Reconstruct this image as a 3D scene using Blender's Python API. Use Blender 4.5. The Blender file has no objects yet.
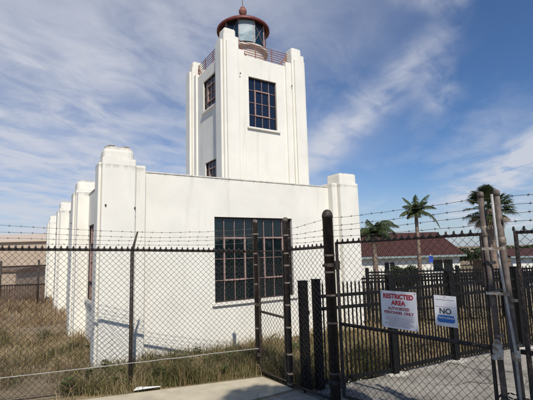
import bpy, math, random
import numpy as np
from mathutils import Vector, Matrix
random.seed(7)
R = math.radians
SC = bpy.context.scene
COL = SC.collection

# ---------------------------------------------------------------- helpers
class MB:
    """collects shapes, then links them as one mesh object"""
    def __init__(s): s.v = []; s.f = []
    def add(s, vs, fs):
        n = len(s.v); s.v += [tuple(p) for p in vs]; s.f += [tuple(i + n for i in f) for f in fs]
    def box(s, x0, x1, y0, y1, z0, z1, M=None):
        vs = [Vector((x, y, z)) for z in (z0, z1) for (x, y) in ((x0, y0), (x1, y0), (x1, y1), (x0, y1))]
        if M: vs = [M @ p for p in vs]
        s.add(vs, [(0, 3, 2, 1), (4, 5, 6, 7), (0, 1, 5, 4), (1, 2, 6, 5), (2, 3, 7, 6), (3, 0, 4, 7)])
    def obox(s, p0, p1, w, z0, z1):
        """upright box running from p0 to p1 in plan, w thick"""
        d = Vector((p1[0]-p0[0], p1[1]-p0[1])); L = d.length; d /= L
        n = Vector((-d.y, d.x)) * w/2
        za, zb = (z0 if isinstance(z0, tuple) else (z0, z0)), (z1 if isinstance(z1, tuple) else (z1, z1))
        c = [(p0[0]-n.x, p0[1]-n.y), (p1[0]-n.x, p1[1]-n.y), (p1[0]+n.x, p1[1]+n.y), (p0[0]+n.x, p0[1]+n.y)]
        k = [0, 1, 1, 0]
        vs = [(c[i][0], c[i][1], za[k[i]]) for i in range(4)] + [(c[i][0], c[i][1], zb[k[i]]) for i in range(4)]
        s.add(vs, [(0, 3, 2, 1), (4, 5, 6, 7), (0, 1, 5, 4), (1, 2, 6, 5), (2, 3, 7, 6), (3, 0, 4, 7)])
    def tube(s, pts, r, n=8, cap=True):
        pts = [Vector(p) for p in pts]
        rs = r if isinstance(r, (list, tuple)) else [r]*len(pts)
        ring = []; up = None
        for i, p in enumerate(pts):
            d = (pts[min(i+1, len(pts)-1)] - pts[max(i-1, 0)])
            if d.length < 1e-9: d = Vector((0, 0, 1))
            d.normalize()
            if up is None: up = d.orthogonal().normalized()
            up = up - d*up.dot(d)
            up = up.normalized() if up.length > 1e-6 else d.orthogonal().normalized()
            b = d.cross(up)
            ring.append([p + (up*math.cos(2*math.pi*k/n) + b*math.sin(2*math.pi*k/n))*rs[i] for k in range(n)])
        vs = [q for r_ in ring for q in r_]; fs = []
        for i in range(len(pts)-1):
            for k in range(n):
                k2 = (k+1) % n
                fs.append((i*n+k, i*n+k2, (i+1)*n+k2, (i+1)*n+k))
        if cap:
            fs.append(tuple(reversed(range(n)))); fs.append(tuple((len(pts)-1)*n+k for k in range(n)))
        s.add(vs, fs)
    def lathe(s, prof, c=(0, 0, 0), n=24):
        vs = []; fs = []; m = len(prof)
        for k in range(n):
            a = 2*math.pi*k/n
            for (r, z) in prof: vs.append((c[0]+r*math.cos(a), c[1]+r*math.sin(a), c[2]+z))
        for k in range(n):
            k2 = (k+1) % n
            for i in range(m-1): fs.append((k*m+i, k2*m+i, k2*m+i+1, k*m+i+1))
        fs.append(tuple(k*m for k in reversed(range(n)))); fs.append(tuple(k*m+m-1 for k in range(n)))
        s.add(vs, fs)
    def poly(s, pts, z0, z1):
        n = len(pts)
        s.add([(x, y, z0) for x, y in pts] + [(x, y, z1) for x, y in pts],
              [tuple(reversed(range(n))), tuple(range(n, 2*n))] + [(i, (i+1) % n, n+(i+1) % n, n+i) for i in range(n)])
    def build(s, name, mat, parent=None, smooth=False, bevel=0, seg=2, loc=None):
        me = bpy.data.meshes.new(name); me.from_pydata(s.v, [], s.f); me.update()
        o = bpy.data.objects.new(name, me); COL.objects.link(o)
        if mat: me.materials.append(mat)
        if smooth:
            me.polygons.foreach_set('use_smooth', [True]*len(me.polygons))
        if bevel:
            b = o.modifiers.new('b', 'BEVEL'); b.width = bevel; b.segments = seg; b.limit_method = 'ANGLE'
        if parent: o.parent = parent
        if loc: o.location = loc
        return o

def tag(o, label=None, cat=None, group=None, kind=None):
    if label: o['label'] = label
    if cat: o['category'] = cat
    if group: o['group'] = group
    if kind: o['kind'] = kind
    return o
def empty(name, loc=(0, 0, 0), rz=0, **k):
    o = bpy.data.objects.new(name, None); COL.objects.link(o); o.location = loc; o.rotation_euler = (0, 0, rz)
    o.empty_display_size = .2
    return tag(o, **k)
def shift(mb, o):
    """express mesh coordinates relative to an unrotated parent's base"""
    mb.v = [(p[0]-o.location.x, p[1]-o.location.y, p[2]-o.location.z) for p in mb.v]
    return mb

# ---------------------------------------------------------------- materials
def mat(name, col, rough=.7, metal=0, spec=.3, noise=0, nscale=8, bump=0, bscale=60, col2=None, n2scale=3, n2=(.45, .65), stretch=(1, 1, 1), detail=6, coords='Object'):
    m = bpy.data.materials.new(name); m.use_nodes = True
    nt = m.node_tree; bs = nt.nodes['Principled BSDF']
    bs.inputs['Roughness'].default_value = rough; bs.inputs['Metallic'].default_value = metal
    bs.inputs['Specular IOR Level'].default_value = spec
    c = nt.nodes.new('ShaderNodeRGB'); c.outputs[0].default_value = (*col, 1); out = c.outputs[0]
    tc = nt.nodes.new('ShaderNodeTexCoord'); mp = nt.nodes.new('ShaderNodeMapping'); mp.inputs['Scale'].default_value = stretch
    nt.links.new(tc.outputs[coords], mp.inputs[0])
    if col2:
        n = nt.nodes.new('ShaderNodeTexNoise'); n.inputs['Scale'].default_value = n2scale; n.inputs['Detail'].default_value = detail
        nt.links.new(mp.outputs[0], n.inputs['Vector'])
        r = nt.nodes.new('ShaderNodeMapRange'); r.inputs[1].default_value = n2[0]; r.inputs[2].default_value = n2[1]
        nt.links.new(n.outputs[0], r.inputs[0])
        x = nt.nodes.new('ShaderNodeMix'); x.data_type = 'RGBA'
        nt.links.new(r.outputs[0], x.inputs['Factor']); nt.links.new(out, x.inputs['A']); x.inputs['B'].default_value = (*col2, 1)
        out = x.outputs['Result']
    if noise:
        n = nt.nodes.new('ShaderNodeTexNoise'); n.inputs['Scale'].default_value = nscale; n.inputs['Detail'].default_value = 8
        nt.links.new(tc.outputs[coords], n.inputs['Vector'])
        r = nt.nodes.new('ShaderNodeMapRange'); r.inputs[1].default_value = .3; r.inputs[2].default_value = .7
        r.inputs[3].default_value = 1-noise; r.inputs[4].default_value = 1+noise
        nt.links.new(n.outputs[0], r.inputs[0])
        h = nt.nodes.new('ShaderNodeVectorMath'); h.operation = 'SCALE'
        nt.links.new(out, h.inputs[0]); nt.links.new(r.outputs[0], h.inputs['Scale']); out = h.outputs[0]
    nt.links.new(out, bs.inputs['Base Color'])
    if bump:
        n = nt.nodes.new('ShaderNodeTexNoise'); n.inputs['Scale'].default_value = bscale; n.inputs['Detail'].default_value = 5
        nt.links.new(tc.outputs[coords], n.inputs['Vector'])
        b = nt.nodes.new('ShaderNodeBump'); b.inputs['Strength'].default_value = bump; b.inputs['Distance'].default_value = .01
        nt.links.new(n.outputs[0], b.inputs['Height']); nt.links.new(b.outputs[0], bs.inputs['Normal'])
    m['out'] = 0
    return m

def stucco_mat():
    """white painted stucco: faint rain streaks, fine grain, trowel waviness"""
    m = mat('stucco', (.84, .80, .705), rough=.85, spec=.15, noise=.05, nscale=2.2, bump=.25, bscale=90,
            col2=(.70, .665, .585), n2scale=1.6, n2=(.58, .85), stretch=(5, 5, .35))
    nt = m.node_tree; bs = nt.nodes['Principled BSDF']
    src = bs.inputs['Base Color'].links[0].from_socket
    geo = nt.nodes.new('ShaderNodeNewGeometry'); sx = nt.nodes.new('ShaderNodeSeparateXYZ'); nt.links.new(geo.outputs['Normal'], sx.inputs[0])
    # tops of ledges and copings hold grey lichen and dirt
    n = nt.nodes.new('ShaderNodeTexNoise'); n.inputs['Scale'].default_value = 14; n.inputs['Detail'].default_value = 6
    tc = nt.nodes.new('ShaderNodeTexCoord'); nt.links.new(tc.outputs['Object'], n.inputs['Vector'])
    mr = nt.nodes.new('ShaderNodeMapRange'); mr.inputs[1].default_value = .15; mr.inputs[2].default_value = .6
    nt.links.new(sx.outputs[2], mr.inputs[0])
    mu = nt.nodes.new('ShaderNodeMath'); mu.operation = 'MULTIPLY'; nt.links.new(mr.outputs[0], mu.inputs[0]); nt.links.new(n.outputs[0], mu.inputs[1])
    mx = nt.nodes.new('ShaderNodeMix'); mx.data_type = 'RGBA'; nt.links.new(mu.outputs[0], mx.inputs['Factor']); nt.links.new(src, mx.inputs['A'])
    mx.inputs['B'].default_value = (.16, .13, .10, 1)
    # blotchy grey weathering running down from the parapet edge
    pz = nt.nodes.new('ShaderNodeSeparateXYZ'); nt.links.new(tc.outputs['Object'], pz.inputs[0])
    n2 = nt.nodes.new('ShaderNodeTexNoise'); n2.inputs['Scale'].default_value = 5; n2.inputs['Detail'].default_value = 8; n2.inputs['Roughness'].default_value = .7
    mp2 = nt.nodes.new('ShaderNodeMapping'); mp2.inputs['Scale'].default_value = (1.6, 1.6, .5); nt.links.new(tc.outputs['Object'], mp2.inputs[0]); nt.links.new(mp2.outputs[0], n2.inputs['Vector'])
    ad = nt.nodes.new('ShaderNodeMath'); ad.operation = 'MULTIPLY_ADD'; ad.inputs[1].default_value = .42; nt.links.new(n2.outputs[0], ad.inputs[0]); nt.links.new(pz.outputs[2], ad.inputs[2])
    r1 = nt.nodes.new('ShaderNodeMapRange'); r1.inputs[1].default_value = 3.26; r1.inputs[2].default_value = 3.34; nt.links.new(ad.outputs[0], r1.inputs[0])
    r2 = nt.nodes.new('ShaderNodeMapRange'); r2.inputs[1].default_value = 3.12; r2.inputs[2].default_value = 3.13; r2.inputs[3].default_value = .5; r2.inputs[4].default_value = 0; nt.links.new(pz.outputs[2], r2.inputs[0])
    m2 = nt.nodes.new('ShaderNodeMath'); m2.operation = 'MULTIPLY'; nt.links.new(r1.outputs[0], m2.inputs[0]); nt.links.new(r2.outputs[0], m2.inputs[1])
    my = nt.nodes.new('ShaderNodeMix'); my.data_type = 'RGBA'; nt.links.new(m2.outputs[0], my.inputs['Factor']); nt.links.new(mx.outputs['Result'], my.inputs['A']); my.inputs['B'].default_value = (.36, .33, .29, 1)
    nt.links.new(my.outputs['Result'], bs.inputs['Base Color'])
    return m

M = {}
M['stucco'] = stucco_mat()
M['lichen'] = mat('lichen', (.20, .15, .11), .95, noise=.4, nscale=20, bump=.6, bscale=70, col2=(.33, .20, .12), n2scale=12)
M['roofing'] = mat('roofing', (.30, .29, .27), .9, noise=.15)
M['rust_paint'] = mat('rust_paint', (.36, .235, .21), .65, noise=.25, nscale=30, col2=(.42, .29, .25), n2scale=14)
M['dark_frame'] = mat('dark_frame', (.055, .035, .03), .6, noise=.2)
M['dark_rust'] = mat('dark_rust', (.17, .036, .028), .45, noise=.25, nscale=18, spec=.35, col2=(.17, .055, .04), n2scale=7)
M['rail_rust'] = mat('rail_rust', (.27, .115, .085), .6, noise=.3, nscale=25)
M['brown_post'] = mat('brown_post', (.046, .036, .030), .55, noise=.35, nscale=30, col2=(.085, .055, .038), n2scale=22, n2=(.5, .7), stretch=(1, 1, .3), bump=.15, bscale=200)
M['weathered_post'] = mat('weathered_post', (.105, .082, .068), .7, noise=.3, nscale=26, col2=(.21, .17, .14), n2scale=16, n2=(.5, .68), stretch=(1, 1, .25), bump=.2, bscale=180)
M['wire'] = mat('wire', (.030, .024, .021), .5, noise=.3, nscale=50, col2=(.08, .05, .035), n2scale=30, n2=(.55, .7))
M['barbed'] = mat('barbed', (.10, .085, .075), .6, metal=.2, noise=.3, nscale=40)
M['galv'] = mat('galv', (.36, .35, .33), .6, metal=.2, noise=.2, nscale=25, col2=(.30, .23, .17), n2scale=12, n2=(.55, .75))
M['tie'] = mat('tie', (.24, .195, .155), .6, metal=.2, noise=.25, nscale=40)
M['corroded'] = mat('corroded', (.50, .46, .40), .85, noise=.25, nscale=40, col2=(.28, .18, .10), n2scale=30, bump=.4, bscale=120)
M['black_metal'] = mat('black_metal', (.008, .008, .008), .6, noise=.2, nscale=12, spec=.2)
M['bolt_dark'] = mat('bolt_dark', (.07, .035, .025), .8, noise=.3)
M['pipe_and_shade_grey'] = mat('pipe_and_shade_grey', (.14, .13, .115), .7, noise=.2)
M['concrete'] = mat('concrete', (.52, .455, .33), .9, noise=.13, nscale=5, bump=.35, bscale=140, col2=(.42, .37, .27), n2scale=1.4, n2=(.45, .7))
M['drive'] = mat('drive', (.31, .28, .235), .92, noise=.2, nscale=14, bump=.5, bscale=110, col2=(.21, .19, .16), n2scale=2.3, n2=(.45, .65))
M['footing'] = mat('footing', (.46, .43, .37), .9, noise=.2, nscale=18, bump=.5, bscale=60)
M['paper'] = mat('paper', (.72, .72, .70), .8, noise=.06)
M['sign_white'] = mat('sign_white', (.83, .80, .78), .45, noise=.05, nscale=12, col2=(.62, .59, .56), n2scale=5, n2=(.55, .8))
M['sign_red'] = mat('sign_red', (.52, .035, .05), .5)
M['sign_maroon'] = mat('sign_maroon', (.36, .06, .07), .5)
M['sign_grey'] = mat('sign_grey', (.42, .30, .30), .6)
M['sign_black'] = mat('sign_black', (.02, .02, .02), .5)
M['sign_blue'] = mat('sign_blue', (.035, .17, .46), .45)
M['redroof'] = mat('redroof', (.105, .043, .034), .8, noise=.2, nscale=3)
M['cream_wall'] = mat('cream_wall', (.78, .74, .64), .85, noise=.05)
M['eave'] = mat('eave', (.25, .31, .30), .6)
M['tan_wall'] = mat('tan_wall', (.50, .385, .285), .85, noise=.06, nscale=.6)
M['tan_roof'] = mat('tan_roof', (.56, .45, .35), .8, noise=.05)
M['wood'] = mat('wood', (.22, .13, .07), .85, noise=.2, nscale=2)
M['slats'] = mat('slats', (.21, .14, .10), .8, noise=.25, nscale=3)
M['bark'] = mat('bark', (.13, .10, .075), .95, noise=.35, nscale=12, bump=.8, bscale=30)
M['palm_bark'] = mat('palm_bark', (.27, .20, .15), .95, noise=.35, nscale=6, bump=.8, bscale=30, stretch=(1, 1, 6), col2=(.17, .12, .09), n2scale=4)
M['dead_frond'] = mat('dead_frond', (.26, .19, .10), .9, noise=.3)
M['car_paint'] = mat('car_paint', (.012, .02, .05), .25, spec=.6)
M['car_paint_grey'] = mat('car_paint_grey', (.05, .055, .06), .3, spec=.6)
M['tyre'] = mat('tyre', (.012, .012, .012), .9)
M['yellow'] = mat('yellow', (.60, .42, .05), .5)
M['blue_sign'] = mat('blue_sign', (.03, .08, .42), .5)

def glass_mat(name, col, rough=.03, spec=.5):
    m = bpy.data.materials.new(name); m.use_nodes = True; nt = m.node_tree
    b = nt.nodes['Principled BSDF']; b.inputs['Base Color'].default_value = (*col, 1); b.inputs['Roughness'].default_value = rough
    b.inputs['Specular IOR Level'].default_value = spec
    n = nt.nodes.new('ShaderNodeTexNoise'); n.inputs['Scale'].default_value = 5
    tc = nt.nodes.new('ShaderNodeTexCoord'); nt.links.new(tc.outputs['Object'], n.inputs['Vector'])
    bp = nt.nodes.new('ShaderNodeBump'); bp.inputs['Strength'].default_value = .04; bp.inputs['Distance'].default_value = .02
    nt.links.new(n.outputs[0], bp.inputs['Height']); nt.links.new(bp.outputs[0], b.inputs['Normal'])
    return m
M['glass'] = glass_mat('glass', (.006, .012, .014), spec=.6)
M['glass_blue'] = glass_mat('glass_blue', (.008, .014, .03), spec=.6)
M['lantern_glass'] = glass_mat('lantern_glass', (.01, .025, .035), spec=.8)
M['pale_banded'] = mat('pale_banded', (.50, .56, .56), .6, spec=.2, col2=(.26, .34, .36), n2scale=3, n2=(.4, .6), stretch=(1, 1, 3))

def leaf_mat(name, cols, rough=.6, trans=.25, scale=1.3):
    m = bpy.data.materials.new(name); m.use_nodes = True; nt = m.node_tree
    b = nt.nodes['Principled BSDF']; b.inputs['Roughness'].default_value = rough; b.inputs['Specular IOR Level'].default_value = .25
    geo = nt.nodes.new('ShaderNodeNewGeometry')
    tc = nt.nodes.new('ShaderNodeTexCoord')
    n = nt.nodes.new('ShaderNodeTexNoise'); n.inputs['Scale'].default_value = scale; n.inputs['Detail'].default_value = 3
    nt.links.new(tc.outputs['Object'], n.inputs['Vector'])
    a = nt.nodes.new('ShaderNodeMath'); a.operation = 'MULTIPLY_ADD'; a.inputs[1].default_value = .5
    nt.links.new(geo.outputs['Random Per Island'], a.inputs[0])
    s = nt.nodes.new('ShaderNodeMath'); s.operation = 'MULTIPLY_ADD'; s.inputs[1].default_value = 2.4; s.inputs[2].default_value = -.95
    nt.links.new(n.outputs[0], s.inputs[0]); nt.links.new(s.outputs[0], a.inputs[2])
    r = nt.nodes.new('ShaderNodeValToRGB'); cr = r.color_ramp
    while len(cr.elements) < len(cols): cr.elements.new(.5)
    for i, c in enumerate(cols): cr.elements[i].position = i/(len(cols)-1); cr.elements[i].color = (*c, 1)
    nt.links.new(a.outputs[0], r.inputs[0]); nt.links.new(r.outputs[0], b.inputs['Base Color'])
    t = nt.nodes.new('ShaderNodeBsdfTranslucent'); nt.links.new(r.outputs[0], t.inputs[0])
    mx = nt.nodes.new('ShaderNodeMixShader'); mx.inputs[0].default_value = trans
    nt.links.new(b.outputs[0], mx.inputs[1]); nt.links.new(t.outputs[0], mx.inputs[2])
    nt.links.new(mx.outputs[0], nt.nodes['Material Output'].inputs[0])
    return m
M['grass_green'] = leaf_mat('grass_green', [(.045, .055, .016), (.095, .105, .03), (.20, .18, .07), (.36, .28, .14)])
M['grass_dry'] = leaf_mat('grass_dry', [(.13, .085, .045), (.27, .185, .10), (.43, .31, .18), (.56, .44, .29)])
M['straw'] = leaf_mat('straw', [(.22, .15, .06), (.36, .26, .12), (.52, .40, .22), (.60, .50, .33)])
M['broad_leaf'] = leaf_mat('broad_leaf', [(.05, .075, .02), (.09, .12, .035), (.16, .17, .06)])
M['brown_weed'] = leaf_mat('brown_weed', [(.06, .035, .018), (.10, .06, .03), (.16, .10, .05)])
M['leaf'] = leaf_mat('leaf', [(.012, .022, .008), (.03, .05, .016), (.055, .085, .025)])
M['palm_leaf'] = leaf_mat('palm_leaf', [(.02, .032, .012), (.045, .065, .022), (.11, .12, .05)])

def cracks(m, scale, width, amount, dark):
    nt = m.node_tree; bs = nt.nodes['Principled BSDF']; src = bs.inputs['Base Color'].links[0].from_socket
    tc = nt.nodes.new('ShaderNodeTexCoord'); n = nt.nodes.new('ShaderNodeTexNoise'); n.inputs['Scale'].default_value = scale*3; n.inputs['Detail'].default_value = 6
    nt.links.new(tc.outputs['Object'], n.inputs['Vector'])
    v1 = nt.nodes.new('ShaderNodeVectorMath'); v1.operation = 'SCALE'; v1.inputs['Scale'].default_value = .35; nt.links.new(n.outputs['Color'], v1.inputs[0])
    v2 = nt.nodes.new('ShaderNodeVectorMath'); v2.operation = 'ADD'; nt.links.new(tc.outputs['Object'], v2.inputs[0]); nt.links.new(v1.outputs[0], v2.inputs[1])
    vo = nt.nodes.new('ShaderNodeTexVoronoi'); vo.feature = 'DISTANCE_TO_EDGE'; vo.inputs['Scale'].default_value = scale; nt.links.new(v2.outputs[0], vo.inputs['Vector'])
    r = nt.nodes.new('ShaderNodeMapRange'); r.inputs[1].default_value = width*.3; r.inputs[2].default_value = width; r.inputs[3].default_value = amount; r.inputs[4].default_value = 0
    nt.links.new(vo.outputs['Distance'], r.inputs[0])
    n2 = nt.nodes.new('ShaderNodeTexNoise'); n2.inputs['Scale'].default_value = scale*.8; nt.links.new(tc.outputs['Object'], n2.inputs['Vector'])
    r2 = nt.nodes.new('ShaderNodeMapRange'); r2.inputs[1].default_value = .45; r2.inputs[2].default_value = .6; nt.links.new(n2.outputs[0], r2.inputs[0])
    mu = nt.nodes.new('ShaderNodeMath'); mu.operation = 'MULTIPLY'; nt.links.new(r.outputs[0], mu.inputs[0]); nt.links.new(r2.outputs[0], mu.inputs[1])
    mx = nt.nodes.new('ShaderNodeMix'); mx.data_type = 'RGBA'; nt.links.new(mu.outputs[0], mx.inputs['Factor']); nt.links.new(src, mx.inputs['A']); mx.inputs['B'].default_value = (*dark, 1)
    nt.links.new(mx.outputs['Result'], bs.inputs['Base Color'])
cracks(M['drive'], .7, .014, .8, (.06, .055, .045))
cracks(M['concrete'], .5, .008, .7, (.12, .10, .07))

# ---------------------------------------------------------------- camera
CAMH = 1.7
F, PITCH, ROLL = 394.98/533, R(7.39), R(1.578)
cam = bpy.data.cameras.new('camera'); co = bpy.data.objects.new('camera', cam); COL.objects.link(co)
fw = Vector((0, math.cos(PITCH), math.sin(PITCH))); u0 = Vector((0, -math.sin(PITCH), math.cos(PITCH)))
rt = Vector((math.cos(ROLL), 0, 0)) - u0*math.sin(ROLL); up = Vector((math.sin(ROLL), 0, 0)) + u0*math.cos(ROLL)
mw = Matrix((rt, up, -fw)).transposed().to_4x4(); mw.translation = (0, 0, CAMH)
co.matrix_world = mw
cam.sensor_width = 36; cam.lens = F*36; cam.clip_end = 8000; cam.clip_start = .05
SC.camera = co

# ---------------------------------------------------------------- sky and sun
SUN_AZ, SUN_EL = R(164), R(48.5)       # azimuth clockwise from +Y
w = bpy.data.worlds.new('World'); SC.world = w; w.use_nodes = True; nt = w.node_tree
for n in list(nt.nodes): nt.nodes.remove(n)
N = lambda t: nt.nodes.new(t)
LK = nt.links.new
out = N('ShaderNodeOutputWorld'); bg = N('ShaderNodeBackground'); LK(bg.outputs[0], out.inputs[0])
sky = N('ShaderNodeTexSky'); sky.sky_type = 'NISHITA'; sky.sun_disc = False
sky.sun_elevation = SUN_EL; sky.sun_rotation = SUN_AZ; sky.air_density = 1.0; sky.dust_density = .6; sky.ozone_density = 2.5
tc = N('ShaderNodeTexCoord')
def mth(op, a, b=None, c=None, clamp=False):
    n = N('ShaderNodeMath'); n.operation = op; n.use_clamp = clamp
    for i, x in enumerate((a, b, c)):
        if x is None: continue
        if isinstance(x, (int, float)): n.inputs[i].default_value = x
        else: LK(x, n.inputs[i])
    return n.outputs[0]
def dotv(v):
    n = N('ShaderNodeVectorMath'); n.operation = 'DOT_PRODUCT'; LK(tc.outputs['Generated'], n.inputs[0]); n.inputs[1].default_value = v
    return n.outputs['Value']
def direc(px, py):      # a sky direction
    return (fw*F + rt*((px-266.5)/533) + up*((200-py)/533)).normalized()
sp = N('ShaderNodeSeparateXYZ'); LK(tc.outputs['Generated'], sp.inputs[0])
zc = mth('MAXIMUM', sp.outputs[2], .03); zc = mth('ADD', zc, .12)
cx = mth('DIVIDE', sp.outputs[0], zc); cy = mth('DIVIDE', sp.outputs[1], zc)
cv = N('ShaderNodeCombineXYZ'); LK(cx, cv.inputs[0]); LK(cy, cv.inputs[1])
def cloudnoise(rot, sc, scale, detail, rough, dist, off=0):
    mp = N('ShaderNodeMapping'); mp.vector_type = 'TEXTURE'; mp.inputs['Rotation'].default_value = (0, 0, rot); mp.inputs['Scale'].default_value = sc
    mp.inputs['Location'].default_value = (off, off*.7, off)
    LK(cv.outputs[0], mp.inputs[0])
    n = N('ShaderNodeTexNoise'); n.inputs['Scale'].default_value = scale; n.inputs['Detail'].default_value = detail
    n.inputs['Roughness'].default_value = rough; n.inputs['Distortion'].default_value = dist
    LK(mp.outputs[0], n.inputs['Vector']); return n.outputs[0]
def rng(x, a, b, c=0, d=1):
    n = N('ShaderNodeMapRange'); n.interpolation_type = 'SMOOTHSTEP'
    LK(x, n.inputs[0]); n.inputs[1].default_value = a; n.inputs[2].default_value = b; n.inputs[3].default_value = c; n.inputs[4].default_value = d
    return n.outputs[0]
def blob(px, py, rad, soft=2.0):
    d = direc(px, py); x = dotv(d); c1 = math.cos(rad/533/F*soft); c0 = math.cos(rad/533/F*.2)
    return rng(x, c1, c0)
def band(p, q, width, ext=1.0):
    a, b = direc(*p), direc(*q); n = a.cross(b).normalized(); mid = (a+b).normalized()
    dist = mth('ABSOLUTE', dotv(n)); across = rng(dist, 0, width/395, 1, 0)
    half = a.angle(b)/2*ext; al = rng(dotv(mid), math.cos(half*1.35), math.cos(half*.55))
    return mth('MULTIPLY', across, al)
n1 = cloudnoise(R(35), (1.0, .8, 1), .85, 7, .50, .3)
n2 = cloudnoise(R(104), (1.5, .8, 1), 1.4, 8, .54, .4, 3.1)
n3 = cloudnoise(R(60), (1.3, .8, 1), 4.0, 8, .58, .5, 7)
soft1 = mth('MULTIPLY_ADD', n3, .30, mth('MULTIPLY', n1, .72))
soft2 = mth('MULTIPLY_ADD', n3, .32, mth('MULTIPLY', n2, .70))
acc = None
def addm(mask, nz, lo, hi, k):
    global acc
    x = mth('MULTIPLY', mth('MULTIPLY', mask, rng(nz, lo, hi)), k)
    acc = x if acc is None else mth('ADD', acc, x)
addm(blob(90, 40, 190, 1.75), soft1, .26, .60, .62)
addm(blob(90, 70, 150, 1.5), n3, .25, .75, .16)       # broad veil, upper left
addm(blob(20, 180, 90), soft2, .47, .66, .20)
addm(blob(20, 150, 60), soft2, .42, .62, .12)
addm(band((436, 46), (318, 155), 29, 1.25), soft2, .35, .58, .60)   # diagonal streak right of the tower
addm(band((462, 3), (398, -6), 17, 1.2), soft2, .36, .60, .62)
addm(blob(440, 86, 14), soft1, .40, .56, .40)
addm(band((550, 140), (470, 200), 22, 1.3), soft2, .34, .58, .85)   # wisp, lower right
addm(blob(525, 200, 45), soft2, .40, .64, .45)
addm(blob(420, 190, 110), soft2, .50, .72, .20)
hz = rng(sp.outputs[2], 0.0, .20, .38, 0)
acc = mth('ADD', acc, hz)
acc = mth('MINIMUM', acc, .86)
mixc = N('ShaderNodeMix'); mixc.data_type = 'RGBA'; LK(acc, mixc.inputs['Factor'])
tint = N('ShaderNodeMix'); tint.data_type = 'RGBA'; tint.blend_type = 'MULTIPLY'; tint.inputs['Factor'].default_value = 1
LK(sky.outputs[0], tint.inputs['A']); tint.inputs['B'].default_value = (.60, .79, 1.03, 1)
LK(tint.outputs['Result'], mixc.inputs['A']); mixc.inputs['B'].default_value = (6.2, 6.4, 7.1, 1)
LK(mixc.outputs['Result'], bg.inputs[0]); bg.inputs[1].default_value = .10

sl = bpy.data.lights.new('sun', 'SUN'); sl.energy = 4.15; sl.angle = R(.55); sl.color = (1, .95, .86)
so = bpy.data.objects.new('sun', sl); COL.objects.link(so)
sd = Vector((math.sin(SUN_AZ)*math.cos(SUN_EL), math.cos(SUN_AZ)*math.cos(SUN_EL), math.sin(SUN_EL)))
so.rotation_euler = sd.to_track_quat('Z', 'Y').to_euler(); so.location = sd*30
SC.view_settings.view_transform = 'Standard'; SC.view_settings.look = 'None'; SC.view_settings.gamma = 1
SC.view_settings.exposure = .02; SC.view_settings.use_curve_mapping = False

# ---------------------------------------------------------------- ground
def sstep(t): t = max(0, min(1, t)); return t*t*(3-2*t)
def gz(x, y):
    return -2.4*sstep((y-12)/30)*sstep((x+1)/7)
ax = [-3000, -1200, -500, -250, -120, -70, -45] + [i*1.5 for i in range(-20, 31)] + [50, 60, 80, 120, 250, 500, 1200, 3000]
ay = [-3000, -1000, -300, -100, -40, -20, -10, -5, 0, 3, 5, 7, 9] + [10+i*1.5 for i in range(0, 26)] + [52, 60, 80, 120, 250, 500, 1200, 3000]
mb = MB(); nx = len(ax)
mb.add([(x, y, gz(x, y)) for y in ay for x in ax], [(j*nx+i, j*nx+i+1, (j+1)*nx+i+1, (j+1)*nx+i) for j in range(len(ay)-1) for i in range(nx-1)])
M['soil'] = mat('soil', (.19, .145, .09), .95, noise=.3, nscale=2.5, bump=.8, bscale=30, col2=(.25, .19, .115), n2scale=.5, n2=(.4, .65))
tag(mb.build('ground', M['soil'], smooth=True), kind='structure')
SW = [(-12, 1.75), (-1.64, 5.15), (-.12, 5.63), (.26, 5.14), (.72, 4.55), (1.9, 3.22), (6.0, -1.4), (6.0, -6), (-12, -6)]
def sheet(name, pts, z, m, thick=.05, **k):
    mb = MB(); mb.poly(pts, z-thick, z)
    return tag(mb.build(name, m), kind='structure', **k)
def ragged(pts, amp=.02, step=.12):
    out = []
    for i, p in enumerate(pts):
        q = pts[(i+1) % len(pts)]; L = math.hypot(q[0]-p[0], q[1]-p[1]); n = max(1, min(60, int(L/step)))
        for k in range(n):
            t = k/n; out.append((p[0]+(q[0]-p[0])*t + random.uniform(-amp, amp), p[1]+(q[1]-p[1])*t + random.uniform(-amp, amp)))
    return out
sheet('pavement', [(-12, 1.75), (-1.64, 5.15), (-.12, 5.63), (.26, 5.14), (-.85, 4.4), (-1.6, 3.9), (-5, 2.3), (-12, -1)], .012, M['concrete'])
sheet('road', ragged([(-12, -1.2), (-5, 2.2), (-1.6, 3.84), (-.85, 4.34), (.30, 5.07), (.76, 4.52), (1.94, 3.19), (6.2, -1.6), (6.2, -8), (-12, -8)], .012), .008, M['drive'])
sheet('driveway', ragged([(.34, 5.09), (.55, 5.0), (1.66, 5.62), (2.75, 6.25), (5.5, 7.5), (11, 10), (14, 4), (6.5, -1.2), (1.98, 3.22), (.80, 4.55)], .015), .016, M['drive'])
# distant parking area and road beyond the dark fence
sheet('parking_lot', [(6, 44), (42, 38), (60, 44), (60, 60), (4, 60)], -2.385, mat('asphalt_far', (.10, .10, .10), .9, noise=.15, nscale=.5))

# ---------------------------------------------------------------- the lighthouse
C0 = (-2.53, 6.0); RZ = R(90-57.754)
AV = Vector((math.cos(RZ), math.sin(RZ))); LV = Vector((-AV.y, AV.x))
def W2(a, l): return (C0[0]+a*AV.x+l*LV.x, C0[1]+a*AV.y+l*LV.y)
LH = empty('lighthouse', (C0[0], C0[1], 0), RZ, label='white stucco lighthouse with stepped piers, square tower and red lantern roof behind the fence', cat='lighthouse')

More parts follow.
